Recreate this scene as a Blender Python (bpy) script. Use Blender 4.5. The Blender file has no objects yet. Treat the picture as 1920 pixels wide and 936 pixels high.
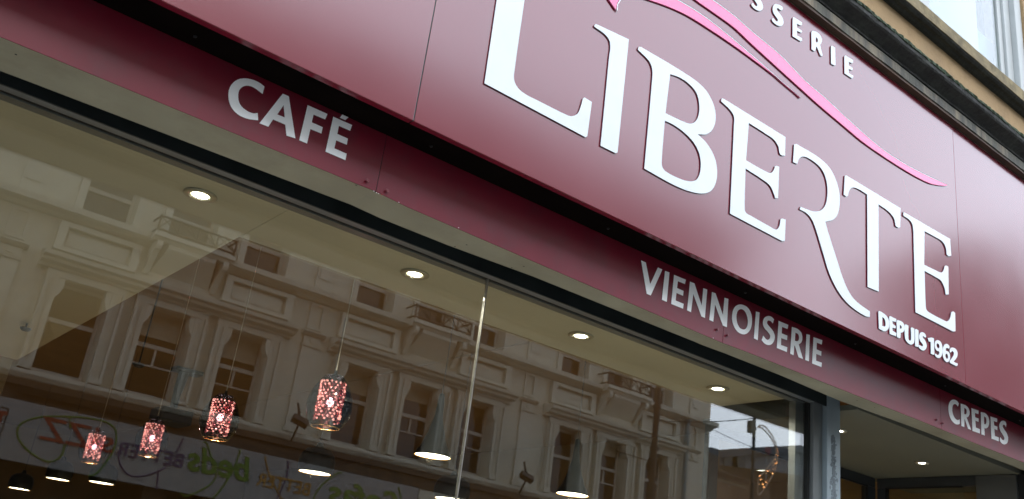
import bpy, bmesh, math, random
from mathutils import Vector, Matrix
from math import sin, cos, pi, radians
random.seed(7)
S = bpy.context.scene
H = 1.6                                   # eye height; all z below are measured from the eye
# ------------------------------------------------------------------ camera
F_PX = 1765.6
YAW, PITCH, ROLL = 0.628746, 0.374037, 0.134525
def cam_axes():
    ca, sa, cb, sb, cc, sc = cos(YAW), sin(YAW), cos(PITCH), sin(PITCH), cos(ROLL), sin(ROLL)
    f = Vector((sa*cb, ca*cb, sb)); r0 = Vector((ca, -sa, 0)); u0 = r0.cross(f)
    return r0*cc + u0*sc, u0*cc - r0*sc, f
CR, CU, CF = cam_axes()
cd = bpy.data.cameras.new('camera'); cam = bpy.data.objects.new('camera', cd)
S.collection.objects.link(cam); S.camera = cam
cd.sensor_width = 36; cd.lens = 36*F_PX/1920; cd.clip_start = 0.05; cd.clip_end = 3000
mw = Matrix((CR, CU, -CF)).transposed().to_4x4(); mw.translation = Vector((0, 0, H)); cam.matrix_world = mw
cd.dof.use_dof = True; cd.dof.focus_distance = 3.9; cd.dof.aperture_fstop = 7.0
# ------------------------------------------------------------------ world, sun, exposure
w = bpy.data.worlds.new('World'); S.world = w; w.use_nodes = True
nt = w.node_tree; nt.nodes.clear()
SUN_EL, SUN_ROT = radians(48), radians(185)
sky = nt.nodes.new('ShaderNodeTexSky'); sky.sky_type = 'NISHITA'; sky.sun_disc = False
sky.sun_elevation = SUN_EL; sky.sun_rotation = SUN_ROT
tc = nt.nodes.new('ShaderNodeTexCoord'); nz = nt.nodes.new('ShaderNodeTexNoise')
nz.inputs['Scale'].default_value = 1.6; nz.inputs['Detail'].default_value = 5
nt.links.new(tc.outputs['Generated'], nz.inputs['Vector'])
cr = nt.nodes.new('ShaderNodeValToRGB')
cr.color_ramp.elements[0].position = .3; cr.color_ramp.elements[0].color = (5.3, 6.0, 7.1, 1)
cr.color_ramp.elements[1].position = .7; cr.color_ramp.elements[1].color = (7.6, 8.2, 9.1, 1)
nt.links.new(nz.outputs['Fac'], cr.inputs['Fac'])
# bright sky patch added off the sun, so sign and glass mirror more light
SUN_AZ = radians(-95)
SD = Vector((cos(SUN_AZ)*cos(SUN_EL), sin(SUN_AZ)*cos(SUN_EL), sin(SUN_EL)))
dpn = nt.nodes.new('ShaderNodeVectorMath'); dpn.operation = 'DOT_PRODUCT'; dpn.inputs[1].default_value = (cos(radians(-52))*cos(radians(34)), sin(radians(-52))*cos(radians(34)), sin(radians(34)))
nt.links.new(tc.outputs['Generated'], dpn.inputs[0])
gmr = nt.nodes.new('ShaderNodeMapRange'); gmr.interpolation_type = 'SMOOTHSTEP'
gmr.inputs['From Min'].default_value = .2; gmr.inputs['From Max'].default_value = 1.0; gmr.inputs['To Min'].default_value = .9; gmr.inputs['To Max'].default_value = 1.65
nt.links.new(dpn.outputs['Value'], gmr.inputs[0])
vsc = nt.nodes.new('ShaderNodeVectorMath'); vsc.operation = 'SCALE'
nt.links.new(cr.outputs[0], vsc.inputs[0]); nt.links.new(gmr.outputs[0], vsc.inputs['Scale'])
mx = nt.nodes.new('ShaderNodeMix'); mx.data_type = 'RGBA'; mx.inputs['Factor'].default_value = .8
nt.links.new(sky.outputs[0], mx.inputs['A']); nt.links.new(vsc.outputs[0], mx.inputs['B'])
bg = nt.nodes.new('ShaderNodeBackground'); bg.inputs['Strength'].default_value = .12
wo = nt.nodes.new('ShaderNodeOutputWorld')
nt.links.new(mx.outputs['Result'], bg.inputs['Color']); nt.links.new(bg.outputs[0], wo.inputs['Surface'])
sl = bpy.data.lights.new('sun', 'SUN'); sl.energy = .5; sl.angle = radians(35); sl.color = (1, .96, .9)
so = bpy.data.objects.new('sun', sl); S.collection.objects.link(so)
so.rotation_euler = SD.to_track_quat('Z', 'Y').to_euler()
S.view_settings.view_transform = 'Standard'; S.view_settings.look = 'None'
S.view_settings.exposure = 1.56; S.view_settings.gamma = 1
S.cycles.max_bounces = 10; S.cycles.transparent_max_bounces = 16; S.cycles.glossy_bounces = 5
S.cycles.sample_clamp_indirect = 6

# ------------------------------------------------------------------ helpers
def at(px, py, Y):
    r = CR*(px-960) + CU*(468-py) + CF*F_PX
    k = Y/r.y
    return r.x*k, r.z*k
C = S.collection
ORG = {}
def tag(o, label=None, cat=None, group=None, kind=None):
    if label: o['label'] = label
    if cat: o['category'] = cat
    if group: o['group'] = group
    if kind: o['kind'] = kind
    return o
def thing(name, loc, label, cat, group=None, kind=None):
    o = bpy.data.objects.new(name, None); C.objects.link(o); o.empty_display_size = .2
    o.location = (loc[0], loc[1], loc[2]+H); ORG[o.name] = Vector(loc)
    return tag(o, label, cat, group, kind)
def build(name, bm, m, parent=None, smooth=False, bevel=0):
    me = bpy.data.meshes.new(name)
    if parent is None:
        vs = [v.co for v in bm.verts]
        lo = Vector([min(v[i] for v in vs) for i in range(3)]); hi = Vector([max(v[i] for v in vs) for i in range(3)])
        org = Vector(((lo.x+hi.x)/2, (lo.y+hi.y)/2, lo.z))
    else: org = ORG[parent.name]
    bmesh.ops.translate(bm, verts=bm.verts, vec=-org)
    if smooth:
        for f in bm.faces: f.smooth = True
    bm.to_mesh(me); bm.free()
    for x in (m if isinstance(m, (list, tuple)) else [m]): me.materials.append(x)
    o = bpy.data.objects.new(name, me); C.objects.link(o)
    if parent is None: o.location = org + Vector((0, 0, H))
    else: o.parent = parent
    ORG[o.name] = org
    if bevel:
        b = o.modifiers.new('bevel', 'BEVEL'); b.width = bevel; b.segments = 2; b.limit_method = 'ANGLE'
    return o
def B(*boxes):
    bm = bmesh.new()
    for b in boxes: bx(bm, *b)
    return bm
def bx(bm, x0, x1, y0, y1, z0, z1):
    v = [bm.verts.new(p) for p in ((x0,y0,z0),(x1,y0,z0),(x1,y1,z0),(x0,y1,z0),(x0,y0,z1),(x1,y0,z1),(x1,y1,z1),(x0,y1,z1))]
    for f in ((3,2,1,0),(4,5,6,7),(0,1,5,4),(1,2,6,5),(2,3,7,6),(3,0,4,7)): bm.faces.new([v[i] for i in f])
def prof(bm, pts, x0, x1):
    """closed (y,z) profile run along x"""
    a = [bm.verts.new((x0, y, z)) for y, z in pts]; b = [bm.verts.new((x1, y, z)) for y, z in pts]
    n = len(pts)
    for i in range(n): bm.faces.new((a[i], a[(i+1) % n], b[(i+1) % n], b[i]))
    bm.faces.new(a[::-1]); bm.faces.new(b)
    bmesh.ops.recalc_face_normals(bm, faces=bm.faces)
def poly(bm, pts, y0, y1):
    """(x,z) polygon given thickness in y"""
    a = [bm.verts.new((x, y0, z)) for x, z in pts]; b = [bm.verts.new((x, y1, z)) for x, z in pts]
    n = len(pts)
    fs = [bm.faces.new(a), bm.faces.new(b[::-1])]
    for i in range(n): fs.append(bm.faces.new((a[i], b[i], b[(i+1) % n], a[(i+1) % n])))
    bmesh.ops.recalc_face_normals(bm, faces=fs)
def tube(bm, p0, p1, r, r1=None, n=10, caps=True):
    p0 = Vector(p0); p1 = Vector(p1); r1 = r if r1 is None else r1
    d = (p1-p0).normalized(); q = d.to_track_quat('Z', 'Y')
    A = []; Bv = []
    for i in range(n):
        a = 2*pi*i/n; u = q @ Vector((cos(a), sin(a), 0))
        A.append(bm.verts.new(p0+u*r)); Bv.append(bm.verts.new(p1+u*r1))
    for i in range(n): bm.faces.new((A[i], A[(i+1) % n], Bv[(i+1) % n], Bv[i]))
    if caps: bm.faces.new(A[::-1]); bm.faces.new(Bv)
def path(bm, pts, r, n=8):
    for a, b in zip(pts, pts[1:]): tube(bm, a, b, r, n=n)
def lathe(bm, pr, c=(0, 0, 0), n=32, close=False):
    rings = []
    for r, z in pr: rings.append([bm.verts.new((c[0]+r*cos(2*pi*i/n), c[1]+r*sin(2*pi*i/n), c[2]+z)) for i in range(n)])
    if close: rings.append(rings[0])
    for a, b in zip(rings, rings[1:]):
        for i in range(n): bm.faces.new((a[i], a[(i+1) % n], b[(i+1) % n], b[i]))
    return rings
def disc(bm, c, r, n=32, up=False):
    v = [bm.verts.new((c[0]+r*cos(2*pi*i/n), c[1]+r*sin(2*pi*i/n), c[2])) for i in range(n)]
    bm.faces.new(v if up else v[::-1])
def copy_tree(o, parent=None):
    c = o.copy(); C.objects.link(c)
    if parent is not None: c.parent = parent
    for ch in list(o.children): copy_tree(ch, c)
    return c

# ------------------------------------------------------------------ materials
def mat(name, col, rough=.6, var=.15, scale=6., bump=0., bscale=None, metal=0., spec=.5, dirt=None, dirt_amt=.5, dscale=1.5, stretch=None, coat=0, rvar=.1):
    m = bpy.data.materials.new(name); m.use_nodes = True; n = m.node_tree; p = n.nodes['Principled BSDF']
    t = n.nodes.new('ShaderNodeTexCoord'); mp = n.nodes.new('ShaderNodeMapping')
    n.links.new(t.outputs['Object'], mp.inputs[0])
    if stretch: mp.inputs['Scale'].default_value = stretch
    a = n.nodes.new('ShaderNodeTexNoise'); a.inputs['Scale'].default_value = scale; a.inputs['Detail'].default_value = 6
    n.links.new(mp.outputs[0], a.inputs[0])
    r = n.nodes.new('ShaderNodeValToRGB'); e = r.color_ramp.elements
    e[0].position = .3; e[1].position = .7
    e[0].color = (*[c*(1-var) for c in col], 1); e[1].color = (*[min(1, c*(1+var)) for c in col], 1)
    n.links.new(a.outputs[0], r.inputs[0]); out = r.outputs[0]
    if dirt:
        b = n.nodes.new('ShaderNodeTexNoise'); b.inputs['Scale'].default_value = dscale; b.inputs['Detail'].default_value = 8; b.inputs['Roughness'].default_value = .7
        n.links.new(mp.outputs[0], b.inputs[0])
        r2 = n.nodes.new('ShaderNodeValToRGB'); r2.color_ramp.elements[0].position = .48; r2.color_ramp.elements[1].position = .68
        r2.color_ramp.elements[1].color = (dirt_amt,)*3+(1,)
        n.links.new(b.outputs[0], r2.inputs[0])
        x = n.nodes.new('ShaderNodeMix'); x.data_type = 'RGBA'; x.inputs['B'].default_value = (*dirt, 1)
        n.links.new(r2.outputs[0], x.inputs['Factor']); n.links.new(out, x.inputs['A']); out = x.outputs['Result']
    n.links.new(out, p.inputs['Base Color'])
    mr = n.nodes.new('ShaderNodeMapRange'); mr.inputs['To Min'].default_value = max(.02, rough-rvar); mr.inputs['To Max'].default_value = min(1, rough+rvar)
    n.links.new(a.outputs[0], mr.inputs[0]); n.links.new(mr.outputs[0], p.inputs['Roughness'])
    p.inputs['Metallic'].default_value = metal; p.inputs['Specular IOR Level'].default_value = spec
    p.inputs['Coat Weight'].default_value = coat
    if bump:
        c = n.nodes.new('ShaderNodeTexNoise'); c.inputs['Scale'].default_value = bscale or scale*8; c.inputs['Detail'].default_value = 5
        n.links.new(mp.outputs[0], c.inputs[0])
        bp = n.nodes.new('ShaderNodeBump'); bp.inputs['Strength'].default_value = bump; bp.inputs['Distance'].default_value = .01
        n.links.new(c.outputs[0], bp.inputs['Height']); n.links.new(bp.outputs[0], p.inputs['Normal'])
    return m
def emit(name, col, s):
    m = bpy.data.materials.new(name); m.use_nodes = True; p = m.node_tree.nodes['Principled BSDF']
    p.inputs['Base Color'].default_value = (.8, .8, .8, 1)
    p.inputs['Emission Color'].default_value = (*col, 1); p.inputs['Emission Strength'].default_value = s
    return m
def glassmat(name, tint=(.93, .95, .93), f0=.05, rough=0., gain=1.):
    m = bpy.data.materials.new(name); m.use_nodes = True; n = m.node_tree; n.nodes.clear()
    o = n.nodes.new('ShaderNodeOutputMaterial'); mix = n.nodes.new('ShaderNodeMixShader')
    tr = n.nodes.new('ShaderNodeBsdfTransparent'); tr.inputs[0].default_value = (*tint, 1)
    gl = n.nodes.new('ShaderNodeBsdfGlossy'); gl.inputs['Roughness'].default_value = rough; gl.inputs[0].default_value = (1, 1, 1, 1)
    g = n.nodes.new('ShaderNodeNewGeometry'); dp = n.nodes.new('ShaderNodeVectorMath'); dp.operation = 'DOT_PRODUCT'
    n.links.new(g.outputs['Incoming'], dp.inputs[0]); n.links.new(g.outputs['Normal'], dp.inputs[1])
    def mth(op, a, b=None):
        q = n.nodes.new('ShaderNodeMath'); q.operation = op
        for i, v in enumerate((a, b)):
            if v is None: continue
            if isinstance(v, (int, float)): q.inputs[i].default_value = v
            else: n.links.new(v, q.inputs[i])
        return q.outputs[0]
    c = mth('ABSOLUTE', dp.outputs['Value']); k = mth('SUBTRACT', 1., c); k = mth('POWER', k, 5.)
    k = mth('MULTIPLY', k, (1-f0)*gain); k = mth('ADD', k, f0); k = mth('MINIMUM', k, 1.)
    n.links.new(k, mix.inputs[0]); n.links.new(tr.outputs[0], mix.inputs[1]); n.links.new(gl.outputs[0], mix.inputs[2])
    n.links.new(mix.outputs[0], o.inputs[0])
    return m
def noise_bump_low(m, strength, scale, dist=.02):
    """a long, shallow waviness of sheet metal"""
    n = m.node_tree; p = n.nodes['Principled BSDF']
    t = n.nodes.new('ShaderNodeTexCoord'); a = n.nodes.new('ShaderNodeTexNoise'); a.inputs['Scale'].default_value = scale; a.inputs['Detail'].default_value = 1
    n.links.new(t.outputs['Object'], a.inputs[0]); b = n.nodes.new('ShaderNodeBump'); b.inputs['Strength'].default_value = strength; b.inputs['Distance'].default_value = dist
    n.links.new(a.outputs[0], b.inputs['Height']); n.links.new(b.outputs[0], p.inputs['Normal'])
M = {}
M['fascia'] = mat('burgundy_coated_sheet', (.160, .0078, .022), rough=.18, var=.04, scale=3, spec=.95, rvar=.02)
noise_bump_low(M['fascia'], .05, 2.2); M['fascia'].node_tree.nodes['Principled BSDF'].inputs['IOR'].default_value = 1.53
M['band'] = mat('burgundy_lower_sheet', (.155, .0095, .023), rough=.34, var=.08, scale=5, spec=.45, rvar=.04, dirt=(.09, .03, .04), dirt_amt=.35, dscale=9)
noise_bump_low(M['band'], .15, 3)
M['underside'] = mat('black_board', (.004, .0025, .002), rough=.9, var=.3, scale=8, spec=.03)
M['vinyl'] = mat('white_vinyl_film', (.93, .95, .96), rough=.4, var=.02, scale=9)
M['letter'] = mat('white_acrylic', (.70, .74, .765), rough=.35, var=.03, scale=9, spec=.5)
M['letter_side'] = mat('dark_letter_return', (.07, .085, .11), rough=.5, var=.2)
M['pink'] = mat('pink_acrylic', (.88, .19, .39), rough=.3, var=.03, scale=6)
M['swoosh_white'] = mat('plain_white', (.85, .85, .87), rough=.4, var=.04)
M['soffit'] = mat('painted_soffit_board', (.305, .30, .225), rough=.6, var=.16, scale=3, dirt=(.16, .14, .09), dirt_amt=.3, dscale=4, bump=.1)
M['frame'] = mat('grey_aluminium', (.15, .165, .165), rough=.42, var=.1, scale=8, spec=.5, metal=.3)
M['frame_blue'] = mat('mill_aluminium_post', (.26, .32, .35), rough=.35, var=.08, scale=5, metal=.2, dirt=(.05, .06, .07), dirt_amt=0.)
M['frame_dark'] = mat('dark_grey_frame', (.035, .04, .042), rough=.45, var=.15, scale=8)
M['headface'] = mat('dark_green_grey_head', (.018, .024, .024), rough=.5, var=.3, scale=5, spec=.3)
M['gasket'] = mat('black_rubber', (.008, .009, .009), rough=.7, var=.1)
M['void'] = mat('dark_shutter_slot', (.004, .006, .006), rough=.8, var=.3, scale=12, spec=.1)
M['steel'] = mat('brushed_steel', (.62, .6, .55), rough=.22, var=.08, metal=1)
M['screw'] = mat('burgundy_standoff_cap', (.16, .03, .04), rough=.3, var=.1)
M['ceil'] = mat('cream_painted_ceiling', (.50, .485, .37), rough=.8, var=.05, scale=2.5, bump=.05)
M['ceil_dark'] = mat('brown_painted_ceiling', (.26, .17, .08), rough=.85, var=.1, scale=2)
M['wall_in'] = mat('tan_interior_wall', (.30, .225, .11), rough=.8, var=.12, scale=2.5)
M['floor_in'] = mat('brown_tile_floor', (.20, .15, .10), rough=.4, var=.15, scale=3)
M['lobbyceil'] = mat('lobby_ceiling_board', (.12, .125, .092), rough=.8, var=.06, scale=3)
M['lobbywall'] = mat('grey_lobby_panel', (.085, .09, .085), rough=.35, var=.08, scale=3)
M['stone'] = mat('sandstone', (.36, .245, .125), rough=.85, var=.16, scale=3, bump=.25, bscale=60, dirt=(.20, .13, .07), dirt_amt=.5, dscale=4)
M['sill'] = mat('weathered_sill_stone', (.25, .20, .11), rough=.9, var=.3, scale=9, bump=.4, bscale=50, dirt=(.06, .055, .03), dirt_amt=.7, dscale=7)
M['black_stone'] = mat('soot_black_stone', (.020, .021, .019), rough=.75, var=.5, scale=11, bump=.7, bscale=35, dirt=(.06, .07, .055), dirt_amt=.5, dscale=9)
M['fillet'] = mat('streaked_cornice_fillet', (.07, .07, .055), rough=.7, var=.6, scale=7, stretch=(3, .3, .3), dirt=(.30, .24, .16), dirt_amt=.7, dscale=3, bump=.3)
M['brown_strip'] = mat('brown_cornice_underside', (.06, .032, .018), rough=.7, var=.4, scale=9, bump=.3)
M['moss'] = mat('mossy_cornice_edge', (.05, .075, .045), rough=.95, var=.5, scale=30, bump=1., bscale=60)
M['winwhite'] = mat('white_window_paint', (.46, .49, .49), rough=.5, var=.05, scale=8)
M['blind'] = mat('pale_window_film', (.19, .255, .285), rough=.55, var=.05, scale=2)
M['darkroom'] = mat('dark_room', (.02, .022, .022), rough=.9, var=.2)
M['teal'] = mat('teal_curtain', (.10, .19, .20), rough=.8, var=.1)
M['wood'] = mat('gilt_wood', (.34, .23, .10), rough=.5, var=.2)
M['cream'] = mat('cream_stucco', (.60, .57, .46), rough=.8, var=.07, scale=1.2, dirt=(.36, .32, .26), dirt_amt=.45, dscale=1.1)
M['cream_trim'] = mat('cream_moulding', (.62, .595, .49), rough=.75, var=.07, scale=2, dirt=(.34, .30, .24), dirt_amt=.4, dscale=2)
M['brown'] = mat('brown_timber_cornice', (.060, .036, .018), rough=.6, var=.2, scale=3)
M['blackgloss'] = mat('black_shop_fascia', (.006, .006, .007), rough=.25, var=.1)
M['signwhite'] = mat('white_sign_board', (.31, .30, .29), rough=.5, var=.03, scale=2)
M['purple'] = mat('purple_sign_paint', (.09, .05, .12), rough=.5, var=.05)
M['green'] = mat('green_sign_paint', (.13, .21, .02), rough=.5, var=.05)
M['orange'] = mat('orange_sign_paint', (.40, .21, .03), rough=.5, var=.05)
M['red'] = mat('red_sign_paint', (.30, .05, .02), rough=.5, var=.05)
M['iron'] = mat('black_wrought_iron', (.03, .022, .015), rough=.5, var=.2)
M['winframe'] = mat('grey_white_sash', (.45, .43, .38), rough=.5, var=.06)
M['shade_blind'] = mat('cream_roller_blind', (.38, .34, .26), rough=.8, var=.05)
M['slate'] = mat('grey_slate_roof', (.12, .125, .135), rough=.7, var=.15, scale=4)
M['greyrender'] = mat('grey_render', (.22, .24, .26), rough=.8, var=.08, scale=.6)
M['brick'] = mat('brown_brick', (.16, .095, .055), rough=.85, var=.25, scale=3)
M['asphalt'] = mat('asphalt', (.05, .05, .052), rough=.8, var=.2, scale=30, bump=.3)
M['paving'] = mat('grey_paving', (.30, .29, .27), rough=.8, var=.12, scale=2)
M['paint'] = mat('white_road_paint', (.7, .7, .68), rough=.7, var=.08)
M['greymetal'] = mat('grey_blue_spun_shade', (.032, .042, .046), rough=.35, var=.08, metal=.3)
M['blackmetal'] = mat('black_metal', (.012, .014, .016), rough=.45, var=.1)
M['brownpost'] = mat('brown_lamp_post_paint', (.055, .04, .025), rough=.5, var=.15)
M['drain'] = mat('blue_grey_drainpipe', (.16, .23, .24), rough=.5, var=.08)
M['gold'] = mat('gold_rim', (.75, .50, .18), rough=.25, var=.05, metal=1)
M['cord'] = mat('pale_lamp_cord', (.55, .48, .36), rough=.6, var=.05)
M['glass'] = glassmat('shop_window_glass', f0=.074, gain=1.0)
M['glass_up'] = glassmat('upper_window_glass', f0=.035)
M['smoke'] = glassmat('smoked_purple_glass', tint=(.30, .28, .32), f0=.035)
M['pane'] = mat('dark_window_pane', (.014, .012, .009), rough=.08, var=.3, scale=1, spec=.5, rvar=.03)
M['downlight'] = emit('downlight_lens', (1, .95, .80), 9)
M['disc'] = emit('warm_diffuser', (1, .90, .66), 4)
M['disc_edge'] = emit('warm_diffuser_rim', (1, .48, .10), 1.2)
M['bulb'] = emit('bulb', (1, .86, .80), 60)
M['fairy'] = emit('amber_fairy_bulb', (1, .40, .10), 5)
M['garland'] = mat('pale_bulb_rope', (.55, .40, .28), rough=.5, var=.2)
# translucent beads, lit by the bulb; added emission imitates more of its glow
def beadmat(col, nm, glow):
    m = bpy.data.materials.new(nm); m.use_nodes = True; n = m.node_tree; n.nodes.clear()
    o = n.nodes.new('ShaderNodeOutputMaterial'); a = n.nodes.new('ShaderNodeBsdfTranslucent'); b = n.nodes.new('ShaderNodeBsdfGlossy'); x = n.nodes.new('ShaderNodeMixShader')
    a.inputs[0].default_value = (*col, 1); b.inputs['Roughness'].default_value = .15; b.inputs[0].default_value = (1, .85, .8, 1)
    x.inputs[0].default_value = .25
    e = n.nodes.new('ShaderNodeEmission'); e.inputs[0].default_value = (*col, 1); e.inputs[1].default_value = glow; ad = n.nodes.new('ShaderNodeAddShader')
    n.links.new(a.outputs[0], x.inputs[1]); n.links.new(b.outputs[0], x.inputs[2]); n.links.new(x.outputs[0], ad.inputs[0]); n.links.new(e.outputs[0], ad.inputs[1]); n.links.new(ad.outputs[0], o.inputs[0])
    return m
M['bead'] = beadmat((1, .58, .42), 'rose_crystal_bead', 3.0); M['bead_dark'] = beadmat((.50, .12, .11), 'dim_rose_crystal_bead', 1.0)  # bright and dim bead copies, told apart by the emission put in
def linermat():
    m = bpy.data.materials.new('rose_mesh_liner'); m.use_nodes = True; n = m.node_tree; n.nodes.clear()
    o = n.nodes.new('ShaderNodeOutputMaterial'); a = n.nodes.new('ShaderNodeBsdfTranslucent'); t = n.nodes.new('ShaderNodeBsdfTransparent'); x = n.nodes.new('ShaderNodeMixShader')
    a.inputs[0].default_value = (.03, .005, .006, 1); t.inputs[0].default_value = (.85, .58, .56, 1); x.inputs[0].default_value = .7
    n.links.new(t.outputs[0], x.inputs[1]); n.links.new(a.outputs[0], x.inputs[2]); n.links.new(x.outputs[0], o.inputs[0])
    return m
M['liner'] = linermat()

# ------------------------------------------------------------------ ground
def sheet(name, x0, x1, y0, y1, z, m):
    bm = bmesh.new(); v = [bm.verts.new(p) for p in ((x0,y0,z),(x1,y0,z),(x1,y1,z),(x0,y1,z))]; bm.faces.new(v)
    o = build(name, bm, m); o['kind'] = 'structure'; return o
sheet('ground', -600, 600, -600, 600, -H-.16, M['asphalt'])
sheet('road', -200, 200, -10.5, -.9, -H-.12, M['asphalt'])
tag(build('pavement', B((-60, 60, -.9, 2.99, -H-.14, -H)), M['paving'], bevel=.01), kind='structure')
tag(build('pavement', B((-60, 60, -14.02, -10.5, -H-.14, -H)), M['paving'], bevel=.01), kind='structure')
tag(build('road_marking', B(*[(x, x+2, -5.75, -5.65, -H-.119, -H-.116) for x in range(-30, 50, 4)]), M['paint']), kind='structure')

# ------------------------------------------------------------------ shop building
YF, YB, YG = 2.4, 2.57, 2.966
ZF = 1.4566; ZFT = 3.017; ZS = 1.243
ZG = 1.2695                                # window head height
shop = thing('shop_building', (2.6, 6, -H), 'sandstone building with a burgundy shop front and a soot black cornice', 'building')
# upper wall with window opening x 4.93..6.39, z 3.9..6.2
wx0, wx1, wz0, wz1 = 4.66, 6.39, 3.905, 6.1
def wallseg(bm):
    for b in ((-9, wx0, 2.6, 2.9, 3.2, 11), (wx1, 16, 2.6, 2.9, 3.2, 11), (wx0, wx1, 2.6, 2.9, wz1, 11), (wx0, wx1, 2.6, 2.9, 3.2, wz0-.05)): bx(bm, *b)
bm = bmesh.new(); wallseg(bm); build('wall', bm, M['stone'], shop)
build('wall', B((-9, -1.6, 2.6, 2.9, -H, 3.195), (6.9, 16, 2.6, 2.9, -H, 3.195), (-9, 16, 19.5, 19.8, -H, 11), (-9, -8.7, 2.905, 19.495, -H, 11), (15.7, 16, 2.905, 19.495, -H, 11)), M['stone'], shop)
build('roof', B((-9, 16, 2.6, 19.8, 11.002, 11.2)), M['slate'], shop)
# stone joints: thin dark mortar lines on the wall
jt = bmesh.new()
for z in (4.52, 4.95, 5.40, 5.85): bx(jt, wx1+.004, 9, 2.5985, 2.61, z, z+.007)
for z, x in ((4.2, 6.95), (4.7, 7.3), (5.1, 6.85)): bx(jt, x, x+.007, 2.5988, 2.61, z-.2, z+.2)
build('mortar_joint', jt, M['sill'], shop)
# cornice
CX0, CX1 = -3, 12
def rough_prof(pts, x0, x1, step, amp):
    bm = bmesh.new(); n = max(2, int((x1-x0)/step)); prev = None; k = len(pts)
    for i in range(n+1):
        x = x0+(x1-x0)*i/n
        ring = [bm.verts.new((x, y+random.uniform(-amp, amp), z+random.uniform(-amp, amp)*.7)) for y, z in pts]
        if prev:
            for j in range(k): bm.faces.new((prev[j], prev[(j+1) % k], ring[(j+1) % k], ring[j]))
        else: bm.faces.new(ring[::-1])
        prev = ring
    bm.faces.new(prev); bmesh.ops.recalc_face_normals(bm, faces=bm.faces)
    return bm
build('cornice_underside', rough_prof([(2.368, 3.026), (2.59, 3.026), (2.59, 3.04), (2.368, 3.04)], CX0, CX1, .12, .0012), M['brown_strip'], shop)
build('cornice_fillet', rough_prof([(2.362, 3.043), (2.59, 3.043), (2.59, 3.09), (2.372, 3.112), (2.362, 3.098)], CX0, CX1, .07, .0018), M['fillet'], shop)
cy = [(2.60, 3.115), (2.366, 3.116), (2.362, 3.124), (2.372, 3.135), (2.362, 3.150), (2.345, 3.158), (2.325, 3.162), (2.306, 3.168), (2.298, 3.178), (2.294, 3.196), (2.60, 3.21)]
build('cornice_moulding', rough_prof(cy, CX0, CX1, .05, .0018), M['black_stone'], shop, smooth=False)
build('cornice_moss', rough_prof([(2.291, 3.199), (2.60, 3.215), (2.60, 3.245), (2.300, 3.222), (2.288, 3.212)], CX0, CX1, .02, .0045), M['moss'], shop)
# window sill course
build('sill_course', rough_prof([(2.520, 3.832), (2.60, 3.832), (2.60, 3.915), (2.518, 3.915)], CX0, CX1, .09, .0012), M['sill'], shop)
build('sill_moulding', rough_prof([(2.53, 3.822), (2.545, 3.812), (2.565, 3.812), (2.58, 3.80), (2.599, 3.796), (2.599, 3.83), (2.524, 3.83)], CX0, CX1, .09, .0012), M['black_stone'], shop)
# upper window
uw = build('window', B((wx0+.002, wx0+.12, 2.62, 2.74, wz0-.04, wz1), (wx1-.105, wx1-.002, 2.62, 2.74, wz0-.04, wz1), (wx0+.12, wx1-.105, 2.62, 2.74, wz1-.12, wz1-.002), (wx0+.12, wx1-.105, 2.64, 2.74, wz0-.04, wz0+.05)), M['winwhite'], shop, bevel=.006)
build('sash', B((wx1-.20, wx1-.108, 2.66, 2.72, wz0+.052, wz1-.122), (wx1-.262, wx1-.203, 2.68, 2.72, wz0+.052, wz1-.122), (wx0+.122, wx0+.33, 2.66, 2.72, wz0+.052, wz1-.122), (wx0+.332, wx0+.47, 2.68, 2.72, wz0+.052, wz1-.122),
      (wx0+.47, wx1-.262, 2.68, 2.72, wz0+.052, wz0+.12), (wx0+.47, wx1-.262, 2.675, 2.715, 4.99, 5.05)), M['winwhite'], uw, bevel=.005)
build('glass_pane', B((wx0+.47, wx1-.262, 2.694, 2.700, wz0+.12, wz1-.13)), M['glass_up'], uw)
build('window_film', B((wx0+.3, 5.90, 2.73, 2.734, wz0, wz1-.05)), M['blind'], uw)
build('curtain', B((5.905, 6.3, 2.78, 2.79, wz0, 4.52)), M['teal'], uw)
fm = bmesh.new(); 
for a, b in (((5.88, 4.72), (6.0, 4.60)), ((6.0, 4.60), (5.94, 4.44)), ((5.94, 4.44), (5.86, 4.50))): tube(fm, (a[0], 2.80, a[1]), (b[0], 2.80, b[1]), .012, n=6)
build('picture_frame', fm, M['wood'], uw)
build('room_behind', B((wx0-.2, wx1+.3, 3.2, 3.25, 3.4, 6.6), (wx0-.25, wx0-.2, 2.91, 3.25, 3.4, 6.6), (wx1+.3, wx1+.35, 2.91, 3.25, 3.4, 6.6)), M['darkroom'], shop)
# packing wall behind the sign
build('sign_backing_wall', B((-1.6, 6.9, 2.62, 2.9, 1.55, 3.19)), M['underside'], shop)

# soffit board between lower sign and shutter slot
BZ = [(-1.6, 1.247), (.135, 1.247), (.262, 1.248), (1.198, 1.251), (1.288, 1.252), (1.411, 1.244), (2.856, 1.224), (3.045, 1.222), (3.185, 1.226), (4.71, 1.241), (4.844, 1.241), (5.303, 1.242), (5.777, 1.247), (6.9, 1.247)]
def bz(x):
    for (a, za), (b, zb) in zip(BZ, BZ[1:]):
        if a <= x <= b: return za+(zb-za)*(x-a)/(b-a)
    return BZ[-1][1]
F1 = [(0, 134.5), (160, 195.4), (840, 461.4), (1000, 520), (1300, 641), (1460, 703.5), (1573, 752), (1740, 813), (1860, 860), (1920, 883)]
def f1y(px, py):
    r = CR*(px-960)+CU*(468-py)+CF*F_PX; Y = 2.72
    for _ in range(6): X = r.x/r.y*Y; Y = bz(X)*r.y/r.z
    return r.x/r.y*Y, Y
F1W = [f1y(*p) for p in F1]; F1W = [(-1.6, F1W[0][1]+.01)]+F1W+[(6.9, F1W[-1][1])]
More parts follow.
